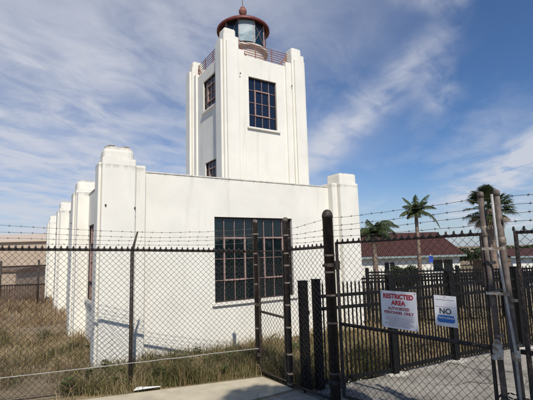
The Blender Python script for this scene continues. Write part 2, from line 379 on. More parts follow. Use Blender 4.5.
def wall_mesh(mb, plane, c, th, u0, u1, z0, z1, holes):
    """wall with real openings. plane 'l': runs along local x at y=c (outer face), thickness towards +y; 'a': runs along y at x=c, thickness towards +x"""
    us = sorted({u0, u1, *[h[0] for h in holes], *[h[1] for h in holes]}); zs = sorted({z0, z1, *[h[2] for h in holes], *[h[3] for h in holes]})
    inside = lambda u, z: any(h[0] < u < h[1] and h[2] < z < h[3] for h in holes)
    P = (lambda u, d, z: (u, c+d, z)) if plane == 'l' else (lambda u, d, z: (c+d, u, z))
    idx = {}; vs = []; fs = []
    def V(i, k, d):
        if (i, k, d) not in idx: idx[(i, k, d)] = len(vs); vs.append(P(us[i], th*d, zs[k]))
        return idx[(i, k, d)]
    solid = lambda i, k: 0 <= i < len(us)-1 and 0 <= k < len(zs)-1 and not inside((us[i]+us[i+1])/2, (zs[k]+zs[k+1])/2)
    for i in range(len(us)-1):
        for k in range(len(zs)-1):
            if not solid(i, k): continue
            fs.append((V(i, k, 0), V(i+1, k, 0), V(i+1, k+1, 0), V(i, k+1, 0)))
            fs.append((V(i, k, 1), V(i, k+1, 1), V(i+1, k+1, 1), V(i+1, k, 1)))
            if not solid(i-1, k): fs.append((V(i, k, 0), V(i, k+1, 0), V(i, k+1, 1), V(i, k, 1)))
            if not solid(i+1, k): fs.append((V(i+1, k, 0), V(i+1, k, 1), V(i+1, k+1, 1), V(i+1, k+1, 0)))
            if not solid(i, k-1): fs.append((V(i, k, 0), V(i, k, 1), V(i+1, k, 1), V(i+1, k, 0)))
            if not solid(i, k+1): fs.append((V(i, k+1, 0), V(i+1, k+1, 0), V(i+1, k+1, 1), V(i, k+1, 1)))
    mb.add(vs, fs)

def window(parent, plane, c, u0, u1, z0, z1, cols, rows, vents, gmat, mull=None, name='window', reveal=.055, mun=.009, sill=True, side=1):
    """steel sash window: part > sub-parts. u = along the wall, d = depth into it"""
    def bx(mb, ua, ub, da, db, za, zb):
        if plane == 'l': mb.box(ua, ub, c+da, c+db, za, zb)
        else: mb.box(c+da, c+db, ua, ub, za, zb)
    fr = MB(); t = .022
    d0, d1 = reveal, reveal+.035
    bx(fr, u0, u1, d0, d1, z0, z0+t); bx(fr, u0, u1, d0, d1, z1-t, z1)
    bx(fr, u0, u0+t, d0+.001, d1-.001, z0+t, z1-t); bx(fr, u1-t, u1, d0+.001, d1-.001, z0+t, z1-t)
    o = fr.build(name, M['dark_frame'], parent)
    mu = MB(); du = (u1-u0)/cols; dz = (z1-z0)/rows
    for i in range(1, cols):
        if mull and i in mull: bx(mu, u0+i*du-.028, u0+i*du+.028, d0-.012, d1+.01, z0+t, z1-t)
        else: bx(mu, u0+i*du-mun/2, u0+i*du+mun/2, d0+.004, d1-.006, z0+t, z1-t)
    for k in range(1, rows): bx(mu, u0+t, u1-t, d0+.006, d1-.008, z0+k*dz-mun/2, z0+k*dz+mun/2)
    mu.build('muntins', M['rust_paint'], o)
    for (ca, cb, ra, rb) in vents:
        v = MB(); s = .026; ua, ub, za, zb = u0+ca*du, u0+cb*du, z0+ra*dz, z0+rb*dz
        bx(v, ua-s/2, ub+s/2, d0-.010, d1-.012, za-s/2, za+s/2); bx(v, ua-s/2, ub+s/2, d0-.010, d1-.012, zb-s/2, zb+s/2)
        bx(v, ua-s/2, ua+s/2, d0-.009, d1-.013, za+s/2, zb-s/2); bx(v, ub-s/2, ub+s/2, d0-.009, d1-.013, za+s/2, zb-s/2)
        v.build('vent_sash', M['rust_paint'], o)
    g = MB(); bx(g, u0+.004, u1-.004, d1-.014, d1-.008, z0+.004, z1-.004); g.build('glass', gmat, o)
    if sill:
        s = MB(); bx(s, u0-.06, u1+.06, -.045, .06, z0-.055, z0-.008); s.build('sill', M['stucco'], o, bevel=.008)
    return o

H = 3.08; HW = .25                    # parapet height, wall plane behind the pier faces
LEN, WID = 13.0, 5.5
win_f = (2.00, 3.76, .80, 2.36)
wins_l = [(1.15, 2.98), (4.55, 6.25), (8.9, 10.6)]
mb = MB(); wall_mesh(mb, 'l', HW, .30, .46, WID-.46, -.3, H, [win_f]); mb.build('front_wall', M['stucco'], LH)
mb = MB(); wall_mesh(mb, 'a', HW, .30, .56, LEN-.2, -.3, H-.02, [(a, b, .80, 2.36) for a, b in wins_l]); mb.build('side_wall', M['stucco'], LH)
mb = MB(); mb.box(WID-.55, WID-.25, .56, LEN-.2, -.3, H-.01); mb.box(.56, WID-.56, LEN-.5, LEN-.2, -.3, H-.03); mb.build('rear_wall', M['stucco'], LH)
mb = MB(); mb.box(.54, WID-.54, .54, LEN-.5, 2.70, 2.82); mb.build('roof', M['roofing'], LH)
# coping: a thin weathered ledge
mb = MB(); mb.box(.70, WID-.62, HW-.012, HW+.312, H+.002, H+.028); mb.box(HW-.012, HW+.312, .62, LEN-.2, H-.016, H+.008)
mb.build('coping', M['stucco'], LH, bevel=.008)
window(LH, 'l', HW, *win_f, 8, 4, [(1, 3, 1, 3), (5, 7, 1, 3)], M['glass'], mull=[4])
for a, b in wins_l: window(LH, 'a', HW, a, b, .80, 2.36, 8, 4, [(1, 3, 1, 3), (5, 7, 1, 3)], M['glass'], mull=[4], reveal=.012)

def stepped_pier(name, x0, x1, y0, y1, hb, hc, sh, inx=.022, mark=True, rnd=.035):
    """body + rounded cap + lower shoulders. sh = (left,right,front,back) shoulder boxes extents"""
    b = MB(); b.box(x0, x1, y0, y1, -.3, hb); o = b.build(name, M['stucco'], LH, bevel=.03, seg=3)
    c = MB(); c.box(x0+inx, x1-inx, y0+inx, y1-inx, hb-.14, hc); c.build('cap', M['stucco'], o, bevel=rnd, seg=4)
    for (bx, hh) in sh:
        s = MB(); s.box(*bx, -.3, hh); s.build('shoulder', M['stucco'], o, bevel=.018, seg=3)
    return o
p = stepped_pier('corner_pier', 0.0, .52, 0.0, .46, 3.24, 3.44, [((.52, .70, .10, .46), 3.17), ((-.045, .0, .06, .38), 3.16)], rnd=.10)
for (x, y, s_) in ((.13, .125, .045), (.18, .12, .03), (.37, .12, .045), (.34, .15, .05), (.40, .12, .03), (.11, .22, .05)):
    l = MB(); l.lathe([(s_*random.uniform(.8, 1.1), -.01), (s_*.95, .012), (s_*.6, .020+random.random()*.01), (.001, .028)], (x, y, 3.434), 9)
    l.build('lichen', M['lichen'], p, smooth=True)
stepped_pier('corner_pier', WID-.57, WID-.03, 0.0, .50, 3.18, 3.40, [((WID-.72, WID-.57, .10, .46), 3.17), ((WID-.03, WID+.03, .06, .60), 3.19)], rnd=.05)
for l0 in (3.25, 7.3, 12.05):
    q = stepped_pier('pier', 0.0, .46, l0, l0+.52, 3.20, 3.43, [((.02, .42, l0-.16, l0), 3.12), ((.02, .42, l0+.52, l0+.68), 3.10), ((-.05, .0, l0+.05, l0+.47), 3.13)], rnd=.085)
# thin dark rods standing in for narrow cast shadows beside the corner pier steps
for (x, zt, y, r) in ((.528, 3.20, .092, .005), (.708, 3.0, HW-.008, .005)):
    mb = MB(); mb.tube([(x, y, -.05), (x, y, zt)], r, 8)
    for z in (.6, 1.5, 2.4): mb.box(x-.012, x+.012, y-.006, y+.008, z, z+.014)
    mb.build('shade_line', M['pipe_and_shade_grey'], LH, smooth=False)
# little dark scuppers and bolts with rust
for (x, y, z, ax_) in ((.06, -.004, 2.47, 'l'), (.50, -.004, 2.44, 'l'), (-.054, 3.5, 2.45, 'a'), (-.054, 7.55, 2.45, 'a'), (-.054, .35, 2.1, 'a')):
    mb = MB(); mb.box(*((x-.011, x+.011, y-.012, y+.005) if ax_ == 'l' else (x-.012, x+.004, y-.014, y+.014)), z-.012, z+.016); mb.build('scupper', M['bolt_dark'], LH)

# --- tower
TA0, TA1, TL0, TL1 = 2.57, 4.84, .94, 3.21
PN = .10      # panel set back from the pier faces
PT = 6.17
fw_ = (3.25, 4.01, 4.50, 5.69)
lw1, lw2 = (1.46, 2.28, 5.12, 5.90), (1.46, 2.20, 3.13, 3.83)
mb = MB(); wall_mesh(mb, 'l', TL0+PN, .25, TA0+.42, TA1-.42, 2.7, PT, [fw_]); mb.build('tower_wall', M['stucco'], LH)
mb = MB(); wall_mesh(mb, 'a', TA0+PN, .25, TL0+.42, TL1-.42, 2.7, PT, [lw1, lw2]); mb.build('tower_wall', M['stucco'], LH)
mb = MB(); mb.box(TA1-PN-.25, TA1-PN, TL0+.42, TL1-.42, 2.7, PT); mb.build('tower_wall', M['stucco'], LH)
mb = MB(); mb.box(TA0+.42, TA1-.42, TL1-PN-.25, TL1-PN, 2.7, PT); mb.build('tower_wall', M['stucco'], LH)
window(LH, 'l', TL0+PN, *fw_, 4, 4, [(1, 3, 1, 3)], M['glass_blue'], name='tower_window', reveal=.045)
window(LH, 'a', TA0+PN, *lw1, 4, 4, [(1, 3, 1, 3)], M['glass'], name='tower_window', reveal=.03)
window(LH, 'a', TA0+PN, *lw2, 4, 4, [(1, 3, 1, 3)], M['glass'], name='tower_window', reveal=.03)
mb = MB(); mb.box(TA0+.3, TA1-.3, TL0+.3, TL1-.3, 5.98, 6.10); mb.build('gallery_floor', M['roofing'], LH)
def tower_pier(sx, sy):
    x0, x1 = (TA0, TA0+.42) if sx < 0 else (TA1-.42, TA1)
    y0, y1 = (TL0, TL0+.42) if sy < 0 else (TL1-.42, TL1)
    b = MB(); b.box(x0+.02, x1-.02, y0+.02, y1-.02, 2.7, 6.52); o = b.build('tower_pier', M['stucco'], LH, bevel=.018, seg=3)
    c = MB(); c.box(x0+.06, x1-.06, y0+.06, y1-.06, 6.42, 6.72); c.build('cap', M['stucco'], o, bevel=.06, seg=4)
    # outer shoulders wrap the corner a little lower, inner ones step down to the parapet
    s = MB()
    ox0, ox1 = (x0-.035, x0+.02) if sx < 0 else (x1-.02, x1+.035)
    s.box(ox0, ox1, y0+.07, y1-.07, 2.7, 6.40)
    oy0, oy1 = (y0-.03, y0+.02) if sy < 0 else (y1-.02, y1+.03)
    s.box(x0+.07, x1-.07, oy0, oy1, 2.7, 6.36)
    ix0, ix1 = (x1-.02, x1+.14) if sx < 0 else (x0-.14, x0+.02)
    iy = (y0+.055, y1) if sy < 0 else (y0, y1-.055)
    s.box(ix0, ix1, *iy, 2.7, 6.27)
    jy0, jy1 = (y1-.02, y1+.14) if sy < 0 else (y0-.14, y0+.02)
    jx = (x0+.055, x1) if sx < 0 else (x0, x1-.055)
    s.box(*jx, jy0, jy1, 2.7, 6.26)
    s.build('shoulder', M['stucco'], o, bevel=.012, seg=2)
    for k in range(3):
        l = MB(); l.lathe([(.03, -.004), (.025, .01), (.001, .018)], (x0+random.uniform(.14, .28), y0+random.uniform(.14, .28), 6.718), 7)
        l.build('lichen', M['lichen'], o, smooth=True)
for sx in (-1, 1):
    for sy in (-1, 1): tower_pier(sx, sy)
for (x, y, z, ax_) in ((2.70, TL0-.014, 5.70, 'l'), (2.99, TL0+.005, 5.66, 'l'), (4.42, TL0+.02, 5.67, 'l'), (TA0-.018, 2.97, 5.72, 'a')):
    mb = MB(); mb.box(*((x-.008, x+.008, y-.010, y+.016) if ax_ == 'l' else (x-.010, x+.016, y-.009, y+.009)), z-.014, z+.014); mb.build('scupper', M['bolt_dark'], LH)
# railings between the piers
def railing(p, q):
    mb = MB(); p = Vector(p); q = Vector(q)
    for k in range(7):
        z = 6.20+k*.058
        mb.tube([(p.x, p.y, z), (q.x, q.y, z)], .0085, 6)
    for t in (.03, .36, .68, .97):
        c = p.lerp(q, t); mb.tube([(c.x, c.y, 6.12), (c.x, c.y, 6.56)], .012, 6)
    d = (q-p).normalized()
    for e, s_ in ((p, 1), (q, -1)):
        mb.tube([(e.x+d.x*s_*.02, e.y+d.y*s_*.02, 6.50), (e.x+d.x*s_*.26, e.y+d.y*s_*.26, 6.21)], .014, 6)
    mb.build('railing', M['rail_rust'], LH)
a0, a1, b0, b1 = TA0+.42, TA1-.42, TL0+.42, TL1-.42
railing((a0, TL0+.18), (a1, TL0+.18)); railing((TA0+.18, b0), (TA0+.18, b1)); railing((TA1-.18, b0), (TA1-.18, b1)); railing((a0, TL1-.18), (a1, TL1-.18))
# lantern room
LX, LY = 3.705, 2.05
lr = MB(); lr.lathe([(.55, 6.10), (.55, 6.72), (.63, 6.74), (.63, 6.79), (.59, 6.81)], (LX, LY, 0), 40); lan = lr.build('lantern_room', mat('drum', (.66, .60, .53), .7, noise=.08, nscale=6, col2=(.50, .36, .29), n2scale=4, n2=(.5, .75)), LH)
g = MB(); n = 10
gl = MB(); rr = .585
for k in range(n):
    a = 2*math.pi*k/n + .25; b = 2*math.pi*(k+1)/n + .25
    pa, pb = (LX+rr*math.cos(a), LY+rr*math.sin(a)), (LX+rr*math.cos(b), LY+rr*math.sin(b))
    gl.obox(pa, pb, .006, 6.81, 7.43)
    g.tube([(pa[0], pa[1], 6.80), (pa[0], pa[1], 7.45)], .018, 6)
    if k % 2 == 0 or k in (5, 7):     # thin cross braces
        o1 = .012
        q = lambda P_, z: (LX+(P_[0]-LX)*1.025, LY+(P_[1]-LY)*1.025, z)
        g.tube([q(pa, 6.83), q(pb, 7.42)], .0055, 5); g.tube([q(pb, 6.83), q(pa, 7.42)], .0055, 5)
gl.build('glass', M['lantern_glass'], lan)
g.build('mullions', M['rust_paint'], lan)
cu = MB()      # pale banded panel set just outside some lantern panes
for k in range(9):
    a = R(-131) + k*R(4.6); b = a + R(4.6); r1 = .597
    cu.obox((LX+r1*math.cos(a), LY+r1*math.sin(a)), (LX+r1*math.cos(b), LY+r1*math.sin(b)), .004, 6.84, 7.40)
cu.build('pale_panel', M['pale_banded'], lan)
rf = MB(); rf.lathe([(.60, 7.43), (.675, 7.38), (.69, 7.385), (.69, 7.435), (.675, 7.46), (.60, 7.52), (.46, 7.60), (.28, 7.68), (.13, 7.74), (.09, 7.76), (.075, 7.80), (.09, 7.82), (.09, 7.84)], (LX, LY, 0), 48)
ro = rf.build('lantern_roof', M['dark_rust'], LH, smooth=True)
kn = MB(); kn.lathe([(.085, 7.84), (.085, 7.93), (.10, 7.95), (.105, 7.99), (.10, 8.03), (.075, 8.05), (.05, 8.07), (.065, 8.09), (.05, 8.115), (.012, 8.13)], (LX, LY, 0), 20)
kn.build('vent_ball', M['rail_rust'], ro, smooth=True)
md = MB(); md.tube([(LX, LY, 8.11), (LX, LY, 8.85)], [.010, .004], 6); md.build('lightning_rod', M['barbed'], ro)

# ---------------------------------------------------------------- chain link fencing
Hh = .0361
def chain(mb, p, q, zb, zt, r=.0032, off=0, tip=True):
    """woven diamond mesh between two plan points; zb/zt may slope from p to q"""
    p = Vector(p); q = Vector(q); d = q-p; L = d.length; d /= L; n = Vector((-d.y, d.x))
    zb = zb if isinstance(zb, tuple) else (zb, zb); zt = zt if isinstance(zt, tuple) else (zt, zt)
    K = int(L/Hh)
    J = int(round(((zt[0]+zt[1])-(zb[0]+zb[1]))/2/Hh))
    for k in range(K):
        uu = k*Hh; t0 = uu/L
        a, b = zb[0]+(zb[1]-zb[0])*t0, zt[0]+(zt[1]-zt[0])*t0
        pts = []
        st = (b-a)/J
        for j in range(J+1):
            s = (j+k) % 2; u = (k+s)*Hh
            w_ = .0024*(1 if j % 2 else -1)
            jx = math.sin(k*12.9+j*7.7)*.0016+math.sin(uu*2.1+j*.11)*.004
            pts.append((p.x+d.x*(u+jx)+n.x*(w_+off), p.y+d.y*(u+jx)+n.y*(w_+off), a+j*st))
        mb.tube(pts, r, 3, cap=False)
        if tip and (J+k) % 2 == 0: e = pts[-1]; mb.tube([(e[0], e[1], e[2]-.022), (e[0], e[1], e[2]), (e[0]+d.x*.004, e[1]+d.y*.004, e[2]+.013)], [.011, .010, .006], 5)
def sagline(p, q, sag, n=14, wob=.004):
    p = Vector(p); q = Vector(q); return [tuple(p.lerp(q, i/n) - Vector((0, 0, sag*4*(i/n)*(1-i/n))) + Vector((0, 0, random.uniform(-wob, wob)))) for i in range(n+1)]
def barbed(mb, p, q, sag=.02, r=.0021):
    pts = sagline(p, q, sag); mb.tube(pts, r, 5)
    L = (Vector(q)-Vector(p)).length; nb = max(2, int(L/.125))
    for i in range(nb):
        t = (i+.5+random.uniform(-.1, .1))/nb*(len(pts)-1); k = min(int(t), len(pts)-2)
        c = Vector(pts[k]).lerp(Vector(pts[k+1]), t-k)
        for s in range(2):
            v = Vector((random.uniform(-.5, .5), random.uniform(-.5, .5), 1 if s else -1)).normalized()*.016
            mb.tube([c-v*.6, c+v], .0014, 3)
        e = (Vector(q)-Vector(p)).normalized()*.010
        mb.tube([c-e, c+e], .0042, 5)
def bands(par, mt, x, y, r, zs, d=None, hgt=.018):
    for z in zs:
        z += random.uniform(-.01, .01); mb = MB()
        mb.lathe([(r-.001, z), (r+.005, z+.001), (r+.005, z+hgt), (r-.001, z+hgt+.001)], (x, y, 0), 14)
        if d: mb.box(x+d[0]*(r+.009)-.010, x+d[0]*(r+.009)+.010, y+d[1]*(r+.009)-.007, y+d[1]*(r+.009)+.007, z+.002, z+hgt-.002)
        shift(mb, par).build('tie_band', mt, par)

PL0 = (-4.75, 4.38); PL = (-1.80, 5.28); G1 = (-.18, 5.82); G2 = (.24, 5.21); MP = (.71, 4.64)
FE = empty('chain_link_fence', (PL[0], PL[1], 0), label='brown chain link fence with barbed wire on a leaning arm, left of the narrow gate', cat='fence')
# mesh, line posts, rail, wires
mb = MB(); chain(mb, PL0, PL, .05, (1.90, 1.80), off=-.03); chain(mb, (PL[0]+.0, PL[1]+.0), (G1[0]-.03, G1[1]-.01), (.05, .03), (1.80, 1.735), off=-.03)
shift(mb, FE).build('wire_mesh', M['wire'], FE)
mb = MB(); mb.tube([(*PL0, 1.86), (*PL, 1.765), (*G1, 1.70)], .018, 10); shift(mb, FE).build('top_rail', M['brown_post'], FE, smooth=True)
mb = MB(); mb.tube([(*PL, -.1), (*PL, 1.76)], .024, 10); po = shift(mb, FE).build('post', M['brown_post'], FE, smooth=True)
mb = MB(); mb.tube([(*PL, 1.75), (PL[0]+.012, PL[1]+.0, 1.80), (PL[0]+.065, PL[1]+.01, 2.01)], [.026, .018, .011], 8); shift(mb, FE).build('barb_arm', M['brown_post'], FE, smooth=True)
mb = MB(); mb.tube([(*PL0, -.1), (*PL0, 1.85)], .024, 10); shift(mb, FE).build('post', M['brown_post'], FE, smooth=True)
mb = MB(); mb.tube([(*PL0, 1.84), (PL0[0]+.05, PL0[1], 2.26)], [.022, .011], 8); shift(mb, FE).build('barb_arm', M['brown_post'], FE, smooth=True)
n_ = Vector((.297, -.955))*.035
mb = MB(); mb.tube(sagline((PL0[0]+n_.x, PL0[1]+n_.y, .30), (PL[0]+n_.x, PL[1]+n_.y, .335), .0, 10, .002) + sagline((PL[0]+n_.x, PL[1]+n_.y, .335), (G1[0], G1[1]-.03, .345), 0, 8, .003)[1:], .0055, 6)
shift(mb, FE).build('tension_wire', M['galv'], FE)
mb = MB(); mb.tube([(PL0[0], PL0[1], .045), (PL[0], PL[1], .045), (G1[0], G1[1], .03)], .008, 6); shift(mb, FE).build('bottom_wire', M['wire'], FE)
for i, (za, zb_, zc_) in enumerate(((2.23, 2.00, 2.03), (2.14, 1.935, 1.95), (2.05, 1.885, 1.90), (1.95, 1.835, 1.83))):
    k = (zb_-1.80)/.21; xm = PL[0]+.012+.053*max(0, k)
    mb = MB(); barbed(mb, (PL0[0]+.03, PL0[1], za), (xm, PL[1]-.004, zb_), .015); barbed(mb, (xm, PL[1]-.004, zb_), (G1[0], G1[1]-.02, zc_), .02)
    shift(mb, FE).build('barbed_strand', M['barbed'], FE)
# gate posts, narrow gate, fixed panel and the thick post
def gpost(parent, xy, r, z, m, dome=False, tops=None):
    mb = MB()
    prof = [(r, -.1), (r, z-.02)] + ([(r*1.08, z-.02), (r*1.08, z+.01), (r*.95, z+.04), (r*.6, z+.07), (.004, z+.08)] if dome else [(r*1.12, z-.02), (r*1.12, z+.02), (r*.7, z+.035), (.004, z+.04)])
    mb.lathe(prof, (xy[0], xy[1], 0), 20)
    return shift(mb, parent).build('post', m, parent, smooth=True)
gp = gpost(FE, G1, .034, 2.13, M['weathered_post'])
bands(FE, M['tie'], *G1, .034, (.12, .33, .62, .95, 1.22, 1.5, 1.66, 1.95), (.95, -.3))

FX = empty('chain_link_fence', (MP[0], MP[1], 0), label='short fixed chain link panel with the thick domed post beside the double gate', cat='fence')
gpost(FX, G2, .034, 2.10, M['weathered_post'])
bands(FX, M['tie'], *G2, .034, (.04, .16, .4, .72, 1.0, 1.27, 1.5, 1.66, 1.9), (.6, -.7))
mp_ = gpost(FX, MP, .060, 2.09, M['brown_post'], dome=True)
bands(FX, M['weathered_post'], *MP, .060, (.33, .86, 1.18, 1.44, 1.63), None, .02)
mb = MB(); chain(mb, (G2[0]+.03, G2[1]-.04), (MP[0]-.05, MP[1]+.05), .04, (1.745, 1.765), off=.0); shift(mb, FX).build('wire_mesh', M['wire'], FX)
mb = MB(); mb.tube([(G2[0], G2[1], 1.71), (MP[0], MP[1], 1.735)], .018, 10); shift(mb, FX).build('rail', M['brown_post'], FX, smooth=True); mb = MB(); mb.tube([(G2[0]+.03, G2[1]-.04, .045), (MP[0], MP[1], .035)], .016, 8)
shift(mb, FX).build('rail', M['brown_post'], FX, smooth=True)
for (za, zb_) in ((1.97, 2.07), (1.895, 1.94), (1.85, 1.865), (1.79, 1.81)):
    mb = MB(); barbed(mb, (*G2, za), (*MP, zb_), .006); shift(mb, FX).build('barbed_strand', M['barbed'], FX)
# narrow gate between the two grey-brown posts
d = (Vector(G2)-Vector(G1)).normalized()
A1 = Vector(G1)+d*.075; A2 = Vector(G2)-d*.07
WG = empty('walk_gate', (A1.x, A1.y, 0), label='narrow chain link walk gate with one middle rail, between two weathered posts', cat='gate')
mb = MB()
mb.tube([(A1.x, A1.y, .06), (A1.x, A1.y, 1.70), (A2.x, A2.y, 1.70), (A2.x, A2.y, .06), (A1.x, A1.y, .06)], .019, 8)
shift(mb, WG).build('frame', M['brown_post'], WG)
mb = MB(); mb.tube([(A1.x, A1.y, .86), (A2.x, A2.y, .84)], .017, 8); shift(mb, WG).build('mid_rail', M['brown_post'], WG, smooth=True)
mb = MB(); chain(mb, (A1.x, A1.y), (A2.x, A2.y), .06, 1.72, tip=False); shift(mb, WG).build('wire_mesh', M['wire'], WG)
mb = MB(); mb.box(A1.x-.05, A1.x+.01, A1.y-.03, A1.y+.03, .93, .97); mb.box(A1.x-.05, A1.x+.01, A1.y-.03, A1.y+.03, .25, .29); shift(mb, WG).build('hinge', M['brown_post'], WG)

# double vehicle gate: left leaf, right leaf, each with its upright carrying the barbed wire
gd = Vector((1.19, -1.34)).normalized(); gn = Vector((gd.y, -gd.x))
def on(t, off=0): return (MP[0]+gd.x*t+gn.x*off, MP[1]+gd.y*t+gn.y*off)
T_END = 1.745
def lean(o, xy, k=.021):
    sh = Matrix.Identity(4); sh[0][2] = -gd.x*k; sh[1][2] = -gd.y*k; o.data.transform(sh)
T0 = .115
LG = empty('gate_leaf', (*on(T0), 0), label='left leaf of the chain link vehicle gate, carrying both warning signs', cat='gate', group='leaves of the double vehicle gate')
s0, s1 = on(T0), on(T_END-.07)
mb = MB(); mb.tube([(*s0, .11), (*s0, 1.77), (*s1, 1.795), (*s1, .13), (*s0, .11)], .0205, 10); shift(mb, LG).build('frame', M['brown_post'], LG)
mb = MB(); mb.tube([(*s0, .875), (*on(T_END-.03), .865)], .0185, 10); shift(mb, LG).build('mid_rail', M['brown_post'], LG, smooth=True)
mb = MB(); chain(mb, s0, s1, (.10, .12), (1.80, 1.825), r=.0027, off=-.022); shift(mb, LG).build('wire_mesh', M['wire'], LG)
lp = on(T_END)
def upright(parent, xy, zlow, zhigh, m, r=.0235):
    mb = MB(); mb.tube([(*xy, zlow), (*xy, zhigh)], r, 14); mb.lathe([(r*1.12, zhigh-.035), (r*1.18, zhigh-.01), (r*1.0, zhigh+.012), (.004, zhigh+.02)], (xy[0], xy[1], 0), 14)
    o = shift(mb, parent).build('upright', m, parent, smooth=True); lean(o, xy); return o
upright(LG, lp, .08, 2.14, M['weathered_post'])
bands(LG, M['tie'], *lp, .0235, (.25, .47, .95, 1.3, 1.55, 1.84), (-.6, .6), .02)
mb = MB(); mb.lathe([(.020, 1.77), (.028, 1.775), (.028, 1.86), (.020, 1.865)], (lp[0]-gd.x*.038, lp[1]-gd.y*.038, 0), 14); shift(mb, LG).build('sleeve', M['tie'], LG, smooth=True)
# hinges on the thick post
for z in (.22, 1.50):
    mb = MB(); mb.lathe([(.061, z), (.069, z+.003), (.069, z+.04), (.061, z+.043)], (*MP, 0), 18)
    mb.tube([(MP[0]-.085, MP[1]-.03, z+.02), (MP[0]-.045, MP[1]-.05, z+.02)], .014, 8); mb.lathe([(.021, z-.03), (.030, z-.028), (.030, z+.07), (.021, z+.072)], (*s0, 0), 12)
    mb.obox(MP, s0, .02, z+.008, z+.034); shift(mb, LG).build('hinge', M['brown_post'], LG)
for za, zb_ in ((2.065, 2.10), (1.975, 2.02), (1.92, 1.95), (1.85, 1.875)):
    mb = MB(); barbed(mb, (*MP, za), (*lp, zb_), .012); shift(mb, LG).build('barbed_strand', M['barbed'], LG)
# fork latch: a pale corroded lump on the mid rail
mb = MB(); lx, ly = on(T_END-.01, .045)
mb.lathe([(.014, .80), (.034, .815), (.040, .85), (.034, .885), (.038, .90), (.024, .925), (.012, .945)], (lx, ly, 0), 12); mb.box(lx-.05, lx+.03, ly-.02, ly+.02, .79, .825)
shift(mb, LG).build('latch', M['corroded'], LG, bevel=.004)

RG = empty('gate_leaf', (*on(T_END+.11), 0), label='right leaf of the chain link vehicle gate, cut off by the edge of the picture', cat='gate', group='leaves of the double vehicle gate')
rp = on(T_END+.125)
upright(RG, rp, .08, 2.14, M['weathered_post'])
bands(RG, M['tie'], *rp, .0235, (.47, .9, 1.25, 1.9), (.6, -.6), .02)
mb = MB(); mb.lathe([(.020, 1.70), (.028, 1.705), (.028, 1.76), (.020, 1.765)], (rp[0]-gd.x*.036, rp[1]-gd.y*.036, 0), 14); shift(mb, RG).build('sleeve', M['tie'], RG, smooth=True)
s2, s3 = on(T_END+.19), on(T_END+1.75)
mb = MB(); mb.tube([(*s2, .12), (*s2, 1.795), (*s3, 1.80), (*s3, .12), (*s2, .12)], .0205, 10); shift(mb, RG).build('frame', M['brown_post'], RG)
mb = MB(); mb.tube([(*on(T_END+.14), .865), (*s3, .87)], .0185, 10); shift(mb, RG).build('mid_rail', M['brown_post'], RG, smooth=True)
mb = MB(); chain(mb, s2, s3, .11, 1.83, r=.0027, off=-.022); shift(mb, RG).build('wire_mesh', M['wire'], RG)
for za in (2.09, 2.02, 1.955, 1.885):
    mb = MB(); barbed(mb, (*rp, za), (*s3, za+.02), .012); shift(mb, RG).build('barbed_strand', M['barbed'], RG)
mb = MB(); qx, qy = on(T_END+.115, .045); mb.box(qx-.02, qx+.03, qy-.02, qy+.02, .80, .86); mb.tube([(qx, qy, .84), (qx+.02, qy, .875)], .015, 8); shift(mb, RG).build('latch', M['corroded'], RG, bevel=.004)
mb = MB(); mb.tube([(*s3, -.1), (*s3, 2.1)], .06, 12); shift(mb, RG).build('hinge_post', M['brown_post'], RG, smooth=True)
# galvanised cane bolt held by brackets between the leaves
CB = empty('cane_bolt', (*on(T_END+.085, .055), 0), label='galvanised steel cane bolt rod standing between the two gate leaves', cat='bolt')
c1 = on(T_END+.060, .035); c2 = on(T_END+.115, .045)
mb = MB(); mb.tube([(c1[0]-.005, c1[1], 2.12), (c1[0]+.0, c1[1], 1.6), (c2[0], c2[1], .9), (c2[0]+.004, c2[1], .02)], .0105, 10); shift(mb, CB).build('rod', M['galv'], CB, smooth=True)
mb = MB(); e1, e2 = on(T_END+.06, -.03), on(T_END+.095, -.03)
mb.tube([(*e1, 1.96), (*e1, 1.0), (*e2, .05)], .0105, 10); shift(mb, CB).build('guide_pipe', M['pipe_and_shade_grey'], CB, smooth=True)
for z in (1.66, 1.30):
    mb = MB(); mb.obox(on(T_END-.05, .068), on(T_END+.12, .068), .006, z, z+.022); shift(mb, CB).build('bracket', M['corroded'], CB)
# loop of chain low on the gate
mb = MB()
ch = []
for k in range(40):
    a = 2*math.pi*k/40; c = on(T_END+.06+.12*math.cos(a), .055*math.sin(a)); ch.append((c[0], c[1], .50-.015*math.cos(2*a)))
for k in range(20):
    a, b = Vector(ch[2*k]), Vector(ch[(2*k+1) % 40]); v = (b-a)
    mb.tube([a-v*.3+Vector((0, 0, .006*(-1)**k)), b+v*.3-Vector((0, 0, .006*(-1)**k))], .006, 6)
tag(mb.build('lock_chain', M['brown_post']), 'rusty chain looped low around the two meeting gate uprights', 'chain')

# ---------------------------------------------------------------- signs
def text_mesh(name, s, size, m, parent, x, z, width=None, bold=.0):
    cu = bpy.data.curves.new(name, 'FONT'); cu.body = s; cu.size = size; cu.align_x = 'CENTER'; cu.align_y = 'CENTER'; cu.extrude = .0004; cu.offset = bold
    o = bpy.data.objects.new(name, cu); COL.objects.link(o)
    bpy.context.view_layer.update()
    me = bpy.data.meshes.new_from_object(o); COL.objects.unlink(o); bpy.data.objects.remove(o)
    xs = [v.co.x for v in me.vertices]; ww = max(xs)-min(xs); k = (width/ww) if width else 1
    cxx = (max(xs)+min(xs))/2; ys = [v.co.y for v in me.vertices]; cyy = (max(ys)+min(ys))/2
    for v in me.vertices:
        X, Y, Z = v.co; v.co = (x+(X-cxx)*k, -.0030-Z, z+(Y-cyy))
    t = bpy.data.objects.new(name, me); COL.objects.link(t); me.materials.clear(); me.materials.append(m); t.parent = parent
    return t
